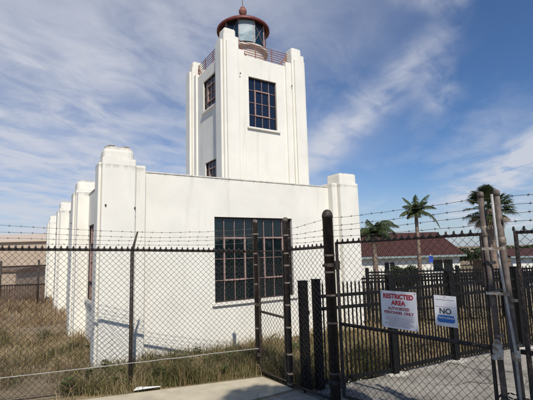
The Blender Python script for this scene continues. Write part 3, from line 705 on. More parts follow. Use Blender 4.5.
def sign(t0, t1, ztop_l, ztop_r, zbot, label, cat='sign'):
    p, q = Vector(on(t0, .034)), Vector(on(t1, .034)); c = (p+q)/2; wd = (q-p).length; zc = (ztop_l+ztop_r)/2
    e = empty('warning_sign', (c.x, c.y, (zc+zbot)/2), math.atan2(gd.y, gd.x), label=label, cat=cat)
    # the camera looks at the +gn... side: text faces local -y
    h = zc-zbot
    b = MB(); b.box(-wd/2, wd/2, -.0012, .0012, -h/2, h/2); pl = b.build('panel', M['sign_white'], e, bevel=.0006)
    return e, wd, h
def tpar(px):   # distance along the gate at which the sight line of column px meets it
    return None
S1, w1, h1 = sign(.675, 1.06, 1.275, 1.275, .915, 'white warning sign with red RESTRICTED AREA lettering on the left gate leaf')
S1.rotation_euler.y = R(.6)
text_mesh('lettering', 'RESTRICTED', .062, M['sign_red'], S1, 0, h1*.36, w1*.84, .0025)
text_mesh('lettering', 'AREA', .062, M['sign_red'], S1, 0, h1*.19, w1*.40, .0025)
text_mesh('lettering', 'AUTHORIZED', .038, M['sign_maroon'], S1, 0, h1*.035, w1*.60, .0010)
text_mesh('lettering', 'PERSONNEL ONLY', .038, M['sign_maroon'], S1, 0, -h1*.075, w1*.82, .0010)
ln = MB(); ln.box(-w1*.43, w1*.43, -.0032, -.0013, -h1*.15, -h1*.145)
for k in range(7):      # lines of print too small to read
    z = -h1*(.20+.038*k); x = -w1*(.40 if k not in (3, 6) else .30); xe = -x
    while x < xe:
        wl = random.uniform(.006, .022); ln.box(x, min(x+wl, xe), -.0030, -.0013, z-.0022, z+.0022); x += wl+.0045
ln.build('small_print', M['sign_grey'], S1)
for sx in (-1, 1):
    for sz in (-1, 1):
        b = MB(); b.tube([(sx*(w1/2-.014), -.004, sz*(h1/2-.014)), (sx*(w1/2-.014), +.022, sz*(h1/2-.014))], .0045, 6); b.build('bolt', M['dark_rust'], S1)
S2, w2, h2 = sign(1.230, 1.430, 1.265, 1.26, .995, 'small white sign reading NO above a blue panel, right of the larger red-lettered sign')
S2.rotation_euler.y = R(1.0)
text_mesh('lettering', 'NO', .068, M['sign_black'], S2, 0, -h2*.0, w2*.52, .0006)
b = MB(); pts = []
ww, hh, rr_ = w2*.80, h2*.235, .012
for (cx_, cz_, a0_) in ((ww/2-rr_, hh/2-.003, 0), (-ww/2+rr_, hh/2-.003, 90), (-ww/2+rr_*2, -hh/2+rr_*2, 180), (ww/2-rr_*2, -hh/2+rr_*2, 270)):
    r_ = .003 if a0_ < 180 else rr_*2
    for k in range(5): a = R(a0_+22.5*k); pts.append((cx_+r_*math.cos(a), cz_+r_*math.sin(a)-h2*.26))
n_p = len(pts); b.add([(x, -.0024, z) for x, z in pts]+[(x, -.0012, z) for x, z in pts], [tuple(range(n_p)), tuple(reversed(range(n_p, 2*n_p)))]+[(i, n_p+i, n_p+(i+1) % n_p, (i+1) % n_p) for i in range(n_p)])
b.build('blue_panel', M['sign_blue'], S2)
text_mesh('lettering', 'TRESPASSING', .024, M['sign_white'], S2, 0, -h2*.225, w2*.70, .0004)
b = MB(); b.box(-w2*.44, w2*.44, -.0026, -.0013, h2*.13, h2*.137); b.tube([(x*w2*.01, -.003, h2*.36+.006*abs(math.sin(x*.105))) for x in range(-42, 43, 2)], .0011, 4); b.build('printed_lines', M['sign_grey'], S2)
for sx in (0,):
    b = MB(); b.tube([(0, -.004, h2/2-.012), (0, .022, h2/2-.012)], .004, 6); b.build('bolt', M['dark_rust'], S2)

# ---------------------------------------------------------------- black picket fences
def picket_run(root, p, q, h, sp=.062, zg=(0, 0), pw=.015, rails=(.10, .86, .93), seed=1, top=.0):
    p = Vector(p); q = Vector(q); d = q-p; L = d.length; d /= L
    mb = MB(); n = int(L/sp); rnd = random.Random(seed)
    for i in range(n):
        t = (i+.5)*sp; c = p+d*t; z = zg[0]+(zg[1]-zg[0])*t/L
        M4 = Matrix.Translation((c.x, c.y, z)) @ Matrix.Rotation(math.atan2(d.y, d.x), 4, 'Z')
        mb.box(-pw/2, pw/2, -pw/2, pw/2, .05, h-.03, M4)
        tip = [M4 @ Vector(v) for v in ((-pw/2, -pw/2, h-.03), (pw/2, -pw/2, h-.03), (pw/2, pw/2, h-.03), (-pw/2, pw/2, h-.03), (0, 0, h))]
        mb.add(tip, [(0, 1, 4), (1, 2, 4), (2, 3, 4), (3, 0, 4)])
    shift(mb, root).build('pickets', M['black_metal'], root)
    for r_ in rails:
        mb = MB(); mb.obox(p, q, .036, (zg[0]+h*r_-.02, zg[1]+h*r_-.02), (zg[0]+h*r_+.02, zg[1]+h*r_+.02)); shift(mb, root).build('rail', M['black_metal'], root)
def picket_post(root, xy, h, w=.09, ang=0, z=0):
    mb = MB(); M4 = Matrix.Translation((xy[0], xy[1], z)) @ Matrix.Rotation(ang, 4, 'Z')
    mb.box(-w/2, w/2, -w/2, w/2, -.1, h, M4); mb.box(-w/2-.006, w/2+.006, -w/2-.006, w/2+.006, h, h+.012, M4)
    shift(mb, root).build('post', M['black_metal'], root, bevel=.004)
Q0, Q1, Q2, Q3 = (.60, 5.14), (1.66, 5.56), (2.74, 6.12), (5.6, 7.45)
pa = math.atan2(Q2[1]-Q0[1], Q2[0]-Q0[0])
PF = empty('picket_fence', (Q1[0], Q1[1], 0), label='near black steel picket fence along the driveway edge, directly behind the vehicle gate', cat='fence')
picket_run(PF, Q0, Q1, 1.29, zg=(0, 0), seed=1, rails=(.065, .74, .86)); picket_run(PF, Q1, Q2, 1.31, seed=2, rails=(.075, .74, .86)); picket_run(PF, Q2, Q3, 1.31, seed=3, rails=(.075, .74, .86))
for q in (Q0, Q1, Q2, (4.15, 6.78)): picket_post(PF, q, 1.32, .088, pa)
for q in (Q1, Q2, (4.15, 6.78)):
    mb = MB(); k = 14; rn = [(q[0]+(.15+random.uniform(-.03, .05))*math.cos(2*math.pi*i/k), q[1]+(.12+random.uniform(-.03, .04))*math.sin(2*math.pi*i/k)) for i in range(k)]
    mb.poly(rn, -.02, .036)
    shift(mb, PF).build('footing', M['footing'], PF, bevel=.012)
GP = empty('gate_post', (.425, 5.07, 0), label='short thick black square post beside the end of the picket fence', cat='post')
picket_post(GP, (.425, 5.07), 1.31, .095, pa)
mb = MB(); M4 = Matrix.Translation((.425, 5.07, 0)) @ Matrix.Rotation(pa, 4, 'Z')
for z in (.9, .15): mb.box(.05, .075, -.02, .02, z, z+.05, M4)
shift(mb, GP).build('hinge', M['black_metal'], GP)
far = [((1.9, 8.9), (5.2, 9.0), 1.12, 'second black picket fence beyond the strip of dry grass, running level behind the signs', 0),
       ((5.2, 9.0), (11, 8.7), 1.12, 'black picket fence beyond the dry grass at the far right', 0),
       ((2.6, 10.6), (12, 10.3), 1.15, 'third and farthest black picket fence, in front of the hedge and parked cars', -.0)]
for i, (p, q, h, lab, z) in enumerate(far):
    e = empty('picket_fence', (p[0], p[1], z), label=lab, cat='fence')
    picket_run(e, p, q, h, sp=.085, zg=(z, z), seed=9+i, pw=.018)
    L = math.hypot(q[0]-p[0], q[1]-p[1]); k = max(1, int(L/1.9))
    for j in range(k+1): picket_post(e, (p[0]+(q[0]-p[0])*j/k, p[1]+(q[1]-p[1])*j/k), h+.03, .08, 0, z)

# ---------------------------------------------------------------- vegetation
def blades(mb_v, mb_f, n, region, hmin, hmax, wd, rnd, bend=.35, clump=0, keep=None):
    """n thin bent blades scattered by region(rnd)->(x,y)"""
    made = 0; cen = None
    while made < n:
        if clump and (cen is None or rnd.random() < 1/clump): cen = region(rnd)
        if clump: x, y = cen[0]+rnd.gauss(0, .05), cen[1]+rnd.gauss(0, .05)
        else: x, y = region(rnd)
        if keep and not keep(x, y): cen = None; continue
        made += 1
        h = rnd.uniform(hmin, hmax)*(rnd.random()**.4); a = rnd.uniform(0, 2*math.pi); b = h*bend*rnd.random()*1.4
        a2 = a+rnd.uniform(-1.2, 1.2)+1.57; w_ = wd*rnd.uniform(.6, 1.4); z = gz(x, y)-.01
        dx, dy = math.cos(a), math.sin(a); wx, wy = math.cos(a2)*w_/2, math.sin(a2)*w_/2
        k = len(mb_v)
        mb_v += [(x-wx, y-wy, z), (x+wx, y+wy, z), (x+dx*b*.3+wx*.8, y+dy*b*.3+wy*.8, z+h*.55), (x+dx*b*.3-wx*.8, y+dy*b*.3-wy*.8, z+h*.55), (x+dx*b, y+dy*b, z+h*(1-.25*bend))]
        mb_f += [(k, k+1, k+2, k+3), (k+3, k+2, k+4)]
def grassobj(name, m, label, cat, parts):
    v, f = [], []
    for i, (n, reg, h0, h1_, wd, bend, clump, keep) in enumerate(parts): blades(v, f, n, reg, h0, h1_, wd, random.Random(i*13+len(name)), bend, clump, keep)
    mb = MB(); mb.v, mb.f = v, f
    return tag(mb.build(name, m), label, cat, kind='stuff')
def toBld(x, y): dx, dy = x-C0[0], y-C0[1]; return dx*AV.x+dy*AV.y, dx*LV.x+dy*LV.y
def clear(x, y):
    a, l_ = toBld(x, y); return not (.2 < a < WID+.1 and l_ > .2)
def strip(rnd):      # between the fence / pavement edge and the front wall
    t = rnd.uniform(-2.6, 1.85); x = t; ylow = 5.69+(x+.12)*.3235 if x < -.12 else 5.63-(x+.12)*.85
    ylow = max(ylow, 5.1); return x, ylow+.02+rnd.random()*(rnd.uniform(0, 3.2))
def keep_strip(x, y):
    if not clear(x, y): return False
    if x < -.12: return y > 5.63+(x+.12)*.329+.015
    return y > max(5.63-(x+.12)*1.25, 5.05+(x-.5)*.45)+.09
def leftfield(rnd):
    x = rnd.uniform(-9, -1.7); y = rnd.uniform(3.4, 9); return x, y
from mathutils import noise as mnoise
def patchy(x, y, th=-.34): return mnoise.noise(Vector((x*1.1, y*.9, 3.1))) + .5*mnoise.noise(Vector((x*3.3, y*2.7, 8.1))) > th + random.uniform(-.2, .12)
def keep_left(x, y): return clear(x, y) and y > 5.15+(x+1.64)*.328+.02 and patchy(x, y)
def leftfar(rnd): return rnd.uniform(-17, -3), rnd.uniform(8, 17)
def keep_lf(x, y): return clear(x, y) and patchy(x*.6, y*.6, -.25)
def rightfield(rnd):
    x = rnd.uniform(.7, 12); return x, 5.1+(x-.6)*.46+.1+rnd.random()*(4.2)
def keep_r(x, y): return clear(x, y) and y < 10.4 and y > 5.12+(x-.66)*.46+.1
grassobj('green_grass', M['grass_green'], 'olive green grass and weeds between the fence and the white wall', 'grass',
    [(17000, strip, .10, .32, .006, .5, 0, keep_strip), (2500, strip, .18, .40, .012, .6, 25, keep_strip), (19000, leftfield, .06, .22, .006, .7, 0, keep_left), (3600, leftfield, .12, .34, .010, .7, 40, keep_left), (2500, leftfar, .15, .3, .01, .5, 60, keep_lf)])
grassobj('dry_grass', M['grass_dry'], 'brown dry weeds filling the yard left of the lighthouse', 'grass',
    [(20000, leftfield, .06, .26, .006, .6, 0, keep_left), (20000, leftfar, .18, .45, .010, .5, 0, keep_lf), (6000, leftfar, .25, .55, .012, .5, 40, keep_lf), (6500, strip, .12, .36, .005, .5, 0, keep_strip)])
grassobj('straw', M['straw'], 'pale straw coloured dead grass behind the black picket fence', 'grass',
    [(17000, rightfield, .10, .34, .008, .6, 0, keep_r), (2500, strip, .2, .42, .004, .5, 30, keep_strip), (3800, leftfield, .18, .42, .0045, .6, 22, keep_left), (3000, leftfar, .3, .5, .008, .6, 30, keep_lf)])

mb = MB(); rnd = random.Random(77)
for i in range(70):
    x, y = (strip if i % 2 else leftfield)(rnd)
    if not ((keep_strip if i % 2 else keep_left)(x, y)): continue
    for k in range(rnd.randint(5, 10)):       # rosettes of flat leaves
        a = rnd.uniform(0, 6.28); L = rnd.uniform(.05, .13); w_ = L*.32; z = rnd.uniform(.04, .16); px, py = x+rnd.gauss(0, .03), y+rnd.gauss(0, .03)
        c, s_ = math.cos(a), math.sin(a)
        mb.add([(px, py, z), (px+c*L*.5-s_*w_, py+s_*L*.5+c*w_, z+L*.45), (px+c*L, py+s_*L, z+L*.4), (px+c*L*.5+s_*w_, py+s_*L*.5-c*w_, z+L*.45)], [(0, 1, 2, 3)])
tag(mb.build('broadleaf_weeds', M['broad_leaf']), 'low broadleaf weeds scattered through the grass by the fence', 'weeds', kind='stuff')
def frond(mb, base, az, el, L, droop, leafL, n=34, w=.05, side_droop=.8):
    """feather frond: arched rachis with leaflets"""
    p = Vector(base); d = Vector((math.cos(az)*math.cos(el), math.sin(az)*math.cos(el), math.sin(el))); pts = [p.copy()]
    for i in range(n):
        p = p+d*(L/n); d = (d+Vector((0, 0, -droop/n))).normalized(); pts.append(p.copy())
    mb.tube(pts, [.022*(1-.8*i/n) for i in range(n+1)], 5)
    for i in range(3, n+1):
        t = i/n; d = (pts[i]-pts[i-1]).normalized(); side = d.cross(Vector((0, 0, 1)))
        side = side.normalized() if side.length > .01 else Vector((1, 0, 0))
        ll = leafL*math.sin(math.pi*min(1, .18+.80*t))**.7
        for s in (-1, 1):
            v = (side*s*(1)+d*.55+Vector((0, 0, -side_droop*random.uniform(.6, 1.4)))).normalized()
            a = pts[i]; m_ = a+v*ll*.5; e = a+v*ll+Vector((0, 0, -ll*.25)); wv = d*w/2
            mb.add([a-wv, a+wv, m_+wv, m_-wv, e], [(0, 1, 2, 3), (3, 2, 4)])
def palm_trunk(mb, x, y, z0, z1, r0, r1, lean=(0, 0)):
    n = 22; pts = []; rs = []
    for i in range(n+1):
        t = i/n; pts.append((x+lean[0]*t*t, y+lean[1]*t*t, z0+(z1-z0)*t)); rs.append((r0+(r1-r0)*t)*(1.10 if i % 2 else .95))
    mb.tube(pts, rs, 10); return pts[-1]
def feather_palm(x, y, h, spec, label, leafL=.45, r=.12, L=1.6):
    z0 = gz(x, y); e = empty('palm_tree', (x, y, z0), label=label, cat='palm tree')
    mb = MB(); top = palm_trunk(mb, x, y, z0-.1, h, r*1.3, r); shift(mb, e).build('trunk', M['palm_bark'], e, smooth=True)
    mb = MB()
    for (az, el, k, dr) in spec: frond(mb, (top[0], top[1], top[2]-.05), R(az), R(el), L*k, dr, leafL)
    shift(mb, e).build('crown', M['palm_leaf'], e)
# palm nearest the white pier (drooping crown), taller palm in front of the red roof
feather_palm(6.15, 23.0, 2.55, [(10, 55, 1.0, 2.6), (-12, 62, .95, 2.2), (30, 70, .8, 2.6), (200, 60, .75, 2.6), (150, 40, .7, 2.0), (80, 65, .8, 2.4), (260, 65, .75, 2.6), (300, 50, .8, 2.4), (20, 28, .7, 1.8), (230, 35, .6, 2.4), (110, 80, .6, 2), (340, 35, .75, 2.2), (0, 75, .9, 2.8), (45, 50, .8, 2.4), (175, 50, .7, 2.8), (280, 75, .7, 2.6), (130, 60, .7, 2.8), (320, 65, .8, 2.8)], 'short palm with a shaggy drooping crown beside the white corner pier', L=1.85, leafL=.45)
feather_palm(9.45, 25.0, 3.95, [(25, 62, 1.05, 1.1), (5, 48, .9, 1.6), (-15, 18, 1.15, 2.4), (190, 30, .75, 1.6), (150, 70, .75, 1.2), (170, 42, .6, 2.2), (250, 60, .6, 1.6), (90, 60, .7, 1.6), (215, 18, .5, 1.8), (300, 35, .6, 2.0), (60, 80, .7, .8), (215, 55, .55, 2.4), (330, 70, .6, 1.8), (130, 30, .5, 2.4), (180, 65, .6, 2), (270, 25, .45, 2.4)], 'slender taller palm standing in front of the red roofed building', L=1.7, leafL=.36, r=.10)
# fan palm behind the gate uprights
def fan_palm(x, y, h, label):
    z0 = gz(x, y); e = empty('palm_tree', (x, y, z0), label=label, cat='palm tree')
    mb = MB(); top = Vector(palm_trunk(mb, x, y, z0-.1, h, .24, .17)); shift(mb, e).build('trunk', M['palm_bark'], e, smooth=True)
    mb = MB(); dead = MB()
    for i in range(64):
        az = random.uniform(0, 2*math.pi); el = R(random.uniform(-50, 80)); L = random.uniform(.75, 1.05)
        tgt = dead if el < R(-28) else mb
        d = Vector((math.cos(az)*math.cos(el), math.sin(az)*math.cos(el), math.sin(el))); c = top+d*L
        tgt.tube([top, top+d*L*.5+Vector((0, 0, .03)), c], .014, 4)
        s = d.cross(Vector((0, 0, 1))).normalized() if abs(d.z) < .99 else Vector((1, 0, 0)); nrm = s.cross(d)
        for k in range(19):
            a = R(-105+210*k/18); v = (d*math.cos(a)+s*math.sin(a)).normalized(); ll = .62*(1-.25*abs(a)/1.9)*random.uniform(.85, 1.1)
            wv = (s*math.cos(a)-d*math.sin(a))*.028; m_ = c+v*ll*.6; e2 = c+v*ll+Vector((0, 0, -ll*.22))-nrm*.03
            tgt.add([c-wv*.3, c+wv*.3, m_+wv, m_-wv, e2], [(0, 1, 2, 3), (3, 2, 4)])
    cr = shift(mb, e).build('crown', M['palm_leaf'], e); shift(dead, e).build('dead_fronds', M['dead_frond'], e)
fan_palm(12.35, 21.9, 3.7, 'fan palm with stiff round leaves showing behind the gate uprights')

def leafcloud(mb, c, rad, n, size, rnd, flat=1):
    for _ in range(n):
        while True:
            v = Vector((rnd.uniform(-1, 1), rnd.uniform(-1, 1), rnd.uniform(-1, 1)))
            if .15 < v.length < 1: break
        v = v*(rnd.uniform(.75, 1)/max(v.length, .5)) if rnd.random() < .5 else v
        p = Vector(c)+Vector((v.x*rad[0], v.y*rad[1], v.z*rad[2]))
        q = Vector((rnd.gauss(0, 1), rnd.gauss(0, 1), rnd.gauss(0, 1))).normalized(); t = q.orthogonal().normalized(); b = q.cross(t); s = size*rnd.uniform(.6, 1.3)
        mb.add([p-t*s, p-b*s*.5, p+t*s, p+b*s*.5], [(0, 1, 2, 3)])
def bush(name, x, y, w_, h, n, size, label, cat, m='leaf', seed=1, group=None):
    rnd = random.Random(seed); z0 = gz(x, y); e = empty(name, (x, y, z0), label=label, cat=cat, group=group)
    mb = MB()
    for i in range(4): a = i*1.6; mb.tube([(x, y, z0-.05), (x+math.cos(a)*w_*.3, y+math.sin(a)*w_*.2, z0+h*.6)], [.05, .02], 6)
    shift(mb, e).build('stem', M['bark'], e)
    mb = MB()
    for i in range(7):
        cx_, cy_ = x+rnd.uniform(-.6, .6)*w_, y+rnd.uniform(-.3, .3)*w_; rz_ = h*rnd.uniform(.3, .45)
        leafcloud(mb, (cx_, cy_, z0+h*rnd.uniform(.45, .62)), (w_*.5, w_*.4, rz_), n//7, size, rnd)
    shift(mb, e).build('foliage', M[m], e)
bush('shrub', 12.6, 37, 1.7, 2.35, 3500, .13, 'broad rounded green shrub below the red roof, left of its dark window', 'shrub', 'palm_leaf', 3)
# ---------------------------------------------------------------- distant buildings
def gable(name, x0, x1, y0, y1, zb, ze, zr, wall, roof, label, eave=True, axis='x', hip=0, ov=.5, windows=()):
    e = empty(name, ((x0+x1)/2, y0, zb), label=label, cat='building')
    mb = MB(); mb.box(x0, x1, y0, y1, zb-.3, ze); shift(mb, e).build('wall', wall, e)
    mb = MB(); ym = (y0+y1)/2; a, b, c, d = x0-ov, x1+ov, y0-ov, y1+ov
    v = [(a, c, ze), (b, c, ze), (b, d, ze), (a, d, ze), (a+hip, ym, zr), (b-hip, ym, zr)]
    v += [(p[0], p[1], p[2]+.12) for p in v]
    mb.add(v, [(0, 1, 2, 3), (6, 7, 11, 10), (8, 9, 10, 11), (7, 8, 11), (9, 6, 10), (0, 1, 7, 6), (1, 2, 8, 7), (2, 3, 9, 8), (3, 0, 6, 9)])
    ro_ = shift(mb, e).build('roof', roof, e)
    if eave:
        mb = MB(); mb.box(a, b, c-.12, c-.01, ze-.10, ze+.10); shift(mb, e).build('gutter', M['eave'], ro_)
    for (wx0, wx1, wz0, wz1) in windows:
        mb = MB(); mb.box(wx0, wx1, y0-.05, y0+.02, wz0, wz1); f_ = shift(mb, e).build('window', M['glass'], e)
        mb = MB(); xm = (wx0+wx1)/2; mb.box(xm-.04, xm+.04, y0-.08, y0-.052, wz0, wz1); mb.box(wx0-.06, wx1+.06, y0-.08, y0-.052, wz1, wz1+.08); mb.box(wx0-.06, wx1+.06, y0-.08, y0-.052, wz0-.08, wz0); shift(mb, e).build('frame', M['cream_wall'], f_)
    return e
# barrel-tile rows for the red roofs
rt_ = M['redroof'].node_tree; wv = rt_.nodes.new('ShaderNodeTexWave'); wv.inputs['Scale'].default_value = 1.5; wv.bands_direction = 'X'; tcw = rt_.nodes.new('ShaderNodeTexCoord'); rt_.links.new(tcw.outputs['Object'], wv.inputs['Vector'])
bpw = rt_.nodes.new('ShaderNodeBump'); bpw.inputs['Distance'].default_value = .15; rt_.links.new(wv.outputs[0], bpw.inputs['Height']); rt_.links.new(bpw.outputs[0], rt_.nodes['Principled BSDF'].inputs['Normal'])
gable('red_roofed_building', 9.5, 20.1, 42, 49, -2.4, .72, 3.25, M['cream_wall'], M['redroof'], 'cream walled building with a long dark red tile roof behind the palms', hip=1.2, windows=((17.3, 19.3, -.9, .35), (12.2, 13.2, -.9, .2)))
gable('red_roofed_building', 30.5, 52, 50, 57, -2.4, .15, 1.05, M['cream_wall'], M['redroof'], 'low red roofed building at the far right edge, seen through the right gate leaf', hip=0, windows=((33, 35, -1.2, -.3), (38, 40, -1.2, -.3)))
gable('wooden_shed', 25.0, 27.8, 46, 49, -2.4, -.15, .0, M['wood'], M['wood'], 'low brown timber shed between the two red roofed buildings', eave=False, ov=.1)
gable('warehouse', -62, -22.5, 46, 66, 0, 3.55, 4.9, M['tan_wall'], M['tan_roof'], 'large tan warehouse with a pale low roof, far left beyond the yard', eave=False, ov=.3)
gable('storage_shed', -18.4, -14.2, 22.5, 26, 0, .95, 1.05, M['tan_wall'], M['slats'], 'low tan shed in front of the tan warehouse', eave=False, ov=.1)
# lines of far trees
def far_tree(x, y, h, w_, label, seed, group='trees on the skyline'):
    rnd = random.Random(seed); z0 = gz(x, y); e = empty('tree', (x, y, z0), label=label, cat='tree', group=group)
    mb = MB(); mb.tube([(x, y, z0-.2), (x, y, z0+h*.5)], [.25, .12], 7); shift(mb, e).build('trunk', M['bark'], e)
    mb = MB()
    for i in range(6): leafcloud(mb, (x+rnd.uniform(-.5, .5)*w_, y+rnd.uniform(-.5, .5)*w_, z0+h*rnd.uniform(.45, .78)), (w_*.42, w_*.42, h*.24), 260, .32, rnd)
    shift(mb, e).build('crown', M['leaf'], e)
tl = ['leftmost dark tree on the skyline just right of the long red roof', 'dark tree on the skyline behind the wooden shed', 'dark tree on the skyline left of the gate uprights', 'dark tree on the skyline behind the gate uprights', 'dark skyline tree behind the low red roof']
for i, (x, y, h, w_) in enumerate(((37.5, 82, 3.3, 4.5), (42.5, 84, 3.7, 5), (47.5, 83, 3.4, 5), (53, 86, 3.9, 5), (62, 88, 3.0, 5))): far_tree(x, y, h, w_, tl[i], 40+i)
# far brush belt on the horizon
mb = MB(); rnd = random.Random(5)
for i in range(150):
    x = -300+rnd.random()*700; y = 200+rnd.random()*40; leafcloud(mb, (x, y, gz(x, y)+1.2), (7, 4, 1.9+rnd.random()*.8), 45, 1.0, rnd)
tag(mb.build('distant_scrub', M['leaf']), 'low dark belt of scrub along the horizon', 'scrub', kind='stuff')

# rear chain link fence with brown slats, far left
RF = empty('chain_link_fence', (-10.6, 14.6, 0), label='distant chain link fence with brown privacy slats closing the yard at far left', cat='fence')
pA, pB = (-15.5, 14.2), (-8.35, 15.0)
mb = MB(); chain(mb, pA, pB, .05, 1.38, r=.004, tip=False); shift(mb, RF).build('wire_mesh', M['wire'], RF)
mb = MB(); mb.tube([(*pA, 1.36), (*pB, 1.40)], .03, 8); mb.tube([(*pA, .72), (*pB, .72)], .02, 8); shift(mb, RF).build('top_rail', M['brown_post'], RF, smooth=True)
for t in (.0, .27, .54, .78, .965):
    mb = MB(); x, y = pA[0]+(pB[0]-pA[0])*t, pA[1]+(pB[1]-pA[1])*t; mb.tube([(x, y, -.1), (x, y, 1.62)], .035, 8); shift(mb, RF).build('post', M['brown_post'], RF, smooth=True)
mb = MB(); k = int(7.1/.09)
for i in range(k):
    t = (i+.5)/k; x, y = pA[0]+(pB[0]-pA[0])*t, pA[1]+(pB[1]-pA[1])*t+.012
    mb.box(x-.036, x+.036, y+.0, y+.006, .03, .74+random.uniform(-.03, .02))
shift(mb, RF).build('slats', M['slats'], RF)

# ---------------------------------------------------------------- parked cars, bollard, blue sign
def car(x, y, rz, m, label):
    z = gz(x, y); e = empty('parked_car', (x, y, z), rz, label=label, cat='car', group='cars parked beyond the picket fences')
    prof = [(-2.15, .35), (-2.2, .62), (-2.12, .86), (-1.35, .95), (-.65, 1.38), (.75, 1.42), (1.5, 1.0), (2.1, .92), (2.2, .6), (2.15, .32)]
    mb = MB(); n = len(prof)
    rows = [(-.86, .93), (-.80, 1.0), (.80, 1.0), (.86, .93)]
    vs = [(px, ry, (pz if pz < .95 else .95+(pz-.95)*k)) for (ry, k) in rows for (px, pz) in prof]
    fs = [(r_*n+i, r_*n+(i+1) % n, (r_+1)*n+(i+1) % n, (r_+1)*n+i) for r_ in range(3) for i in range(n)] + [tuple(range(n)), tuple(reversed(range(3*n, 4*n)))]
    mb.add(vs, fs); mb.build('body', m, e, bevel=.04)
    mb = MB()
    for s in (-1, 1):
        mb.box(-.95, .0, s*.868-.012, s*.868+.012, .98, 1.27); mb.box(.06, 1.0, s*.868-.012, s*.868+.012, .98, 1.27)
    mb.build('side_windows', M['glass'], e, bevel=.01)
    for sx in (-1.35, 1.35):
        for s in (-1, 1):
            w_ = MB(); w_.tube([(sx, s*.70, .32), (sx, s*.89, .32)], .32, 20); o = w_.build('wheel', M['tyre'], e)
            w_ = MB(); w_.tube([(sx, s*.885, .32), (sx, s*.90, .32)], .19, 14); w_.build('rim', M['galv'], o)
    for s in (-1, 1):
        mb = MB(); mb.box(2.12, 2.20, s*.62-.16, s*.62+.16, .66, .80); mb.build('headlight', M['galv'], e, bevel=.01)
car(19.5, 33, R(8), M['car_paint'], 'dark blue car parked in front of the cream building')
car(26.0, 33, R(3), M['car_paint_grey'], 'dark grey car parked in front of the wooden shed')
car(25.0, 37.5, R(-5), M['car_paint'], 'dark blue car parked farther back near the timber shed')
car(31.5, 35, R(3), M['car_paint'], 'dark blue car parked farthest right, beyond the right gate leaf')
for i, (x, y) in enumerate(((14.05, 26.0), (14.42, 26.0))):
    e = empty('bollard', (x, y, gz(x, y)), label=('left' if i == 0 else 'right')+' one of two yellow bollards showing through the picket fence', cat='bollard')
    mb = MB(); mb.lathe([(.09, -.1), (.09, 1.0), (.07, 1.05), (.005, 1.08)], (0, 0, 0), 14); mb.build('pipe', M['yellow'], e, smooth=True)
SB = empty('blue_sign', (13.0, 32.0, gz(13, 32)), label='small blue sign on a pole in front of the cream wall', cat='sign')
mb = MB(); mb.tube([(0, 0, -.1), (0, 0, 2.9)], .04, 8); mb.build('pole', M['galv'], SB, smooth=True)
mb = MB(); mb.box(-.17, .17, -.06, -.045, 2.25, 2.75); mb.build('panel', M['blue_sign'], SB, bevel=.01)
# kerb line of the lot
mb = MB(); mb.obox((6, 30.5), (44, 29.5), .18, (gz(6, 30.5)-.1, gz(44, 29.5)-.1), (gz(6, 30.5)+.14, gz(44, 29.5)+.14)); tag(mb.build('kerb', M['footing']), kind='structure')

# ---------------------------------------------------------------- litter and rubble
mb = MB(); q = [(-1.72, 5.17), (-1.58, 5.19), (-1.40, 5.235), (-1.42, 5.275), (-1.55, 5.26), (-1.70, 5.235)]
mb.add([(x, y, .03+.012*((i*7) % 3)) for i, (x, y) in enumerate(q)]+[(-1.56, 5.22, .055)], [(i, (i+1) % 6, 6) for i in range(6)])
o = mb.build('paper_scrap', M['paper']); sm = o.modifiers.new('s', 'SOLIDIFY'); sm.thickness = .006
tag(o, 'crumpled white paper scrap at the fence foot by the pavement edge', 'litter')
mb = MB(); rnd = random.Random(3)
def stone(mb, x, y, s, z=0):
    k = 7; pts = [Vector((rnd.gauss(0, 1), rnd.gauss(0, 1), rnd.gauss(0, .6))).normalized()*s*rnd.uniform(.7, 1.1) for _ in range(10)]
    import bmesh
    bm = bmesh.new(); vs = [bm.verts.new(p_) for p_ in pts]; bmesh.ops.convex_hull(bm, input=vs); bm.verts.index_update()
    mb.add([(v.co.x+x, v.co.y+y, v.co.z+z+s*.3) for v in bm.verts], [tuple(v.index for v in f_.verts) for f_ in bm.faces]); bm.free()
for i in range(90):
    t = rnd.random(); x = .25+t*.9+rnd.uniform(-.08, .08); y = 5.25+rnd.uniform(-.18, .30)-(.4*t if t < .5 else .2)+t*.3
    if y > 5.63-(x+.12)*1.25+.03: stone(mb, x, y, rnd.uniform(.008, .03))
for i in range(70):
    t = rnd.random(); x = .7+t*4; y = 5.1+(x-.66)*.46+rnd.uniform(-.12, .12); stone(mb, x, y, rnd.uniform(.006, .022), .016)
tag(mb.build('gravel', M['footing']), 'pale gravel and broken concrete scattered along the foot of the picket fence', 'gravel', kind='stuff')
mb = MB()
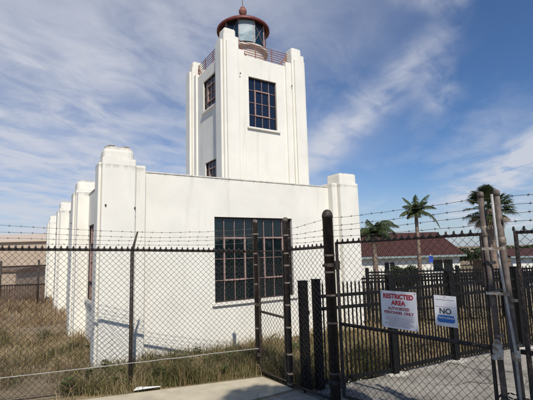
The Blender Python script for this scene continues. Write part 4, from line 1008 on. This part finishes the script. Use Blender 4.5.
for i in range(500):
    x = rnd.uniform(-1.6, 5); y = rnd.uniform(3, 6.6)
    if y < 5.3+(x-.9)*.4: stone(mb, x, y, rnd.uniform(.002, .007), .012)
tag(mb.build('grit', M['footing']), 'fine grit scattered over the pavement and driveway', 'grit', kind='stuff')

# ---------------------------------------------------------------- behind the camera: the tree that shades the pavement, an unseen far belt added to darken window reflections
TX, TY = 1.85, -.95
tr = empty('street_tree', (TX, TY, 0), label='bushy street tree behind the viewpoint that shades the pavement', cat='tree')
mb = MB(); mb.tube([(TX, TY, -.1), (TX-.03, TY, 2.4), (TX+.05, TY+.05, 4.6), (TX-.05, TY, 6.2)], [.12, .10, .08, .03], 9)
for i in range(9):
    a = i*2.4; mb.tube([(TX, TY, 4.1+i*.2), (TX+math.cos(a)*.8, TY+math.sin(a)*.8, 4.8+i*.2)], [.035, .012], 6)
shift(mb, tr).build('trunk', M['bark'], tr, smooth=True)
mb = MB(); rnd = random.Random(11)
for (dx, dy, cz_, r_) in ((0, 0, 6.0, .95), (-.7, .1, 5.8, .65), (.75, 0, 5.7, .6), (-.3, 0, 6.5, .6), (.35, .1, 6.55, .5), (0, .2, 5.2, .8), (-1.1, 0, 5.2, .55), (.9, 0, 5.1, .5), (.2, 0, 4.5, .6)):
    leafcloud(mb, (TX+dx, TY+dy, cz_), (r_, r_, r_*.85), 1700, .06, rnd)
shift(mb, tr).build('crown', M['leaf'], tr)
mb = MB()
for i in range(110):
    x = -60+rnd.random()*140; y = -42+rnd.random()*6; leafcloud(mb, (x, y, 1.9), (2.6, 1.5, 2.1+rnd.random()*.6), 130, .35, rnd)
for i in range(90):
    x = 36+rnd.random()*6; y = -60+rnd.random()*66; leafcloud(mb, (x, y, 1.5), (1.6, 2.8, 1.9+rnd.random()*.4), 130, .35, rnd)
tag(mb.build('reflection_belt', M['leaf']), 'unseen belt of dark trees added behind the viewpoint to darken window reflections', 'trees', kind='stuff')
for ms in bpy.data.materials:
    if 'out' in ms: del ms['out']
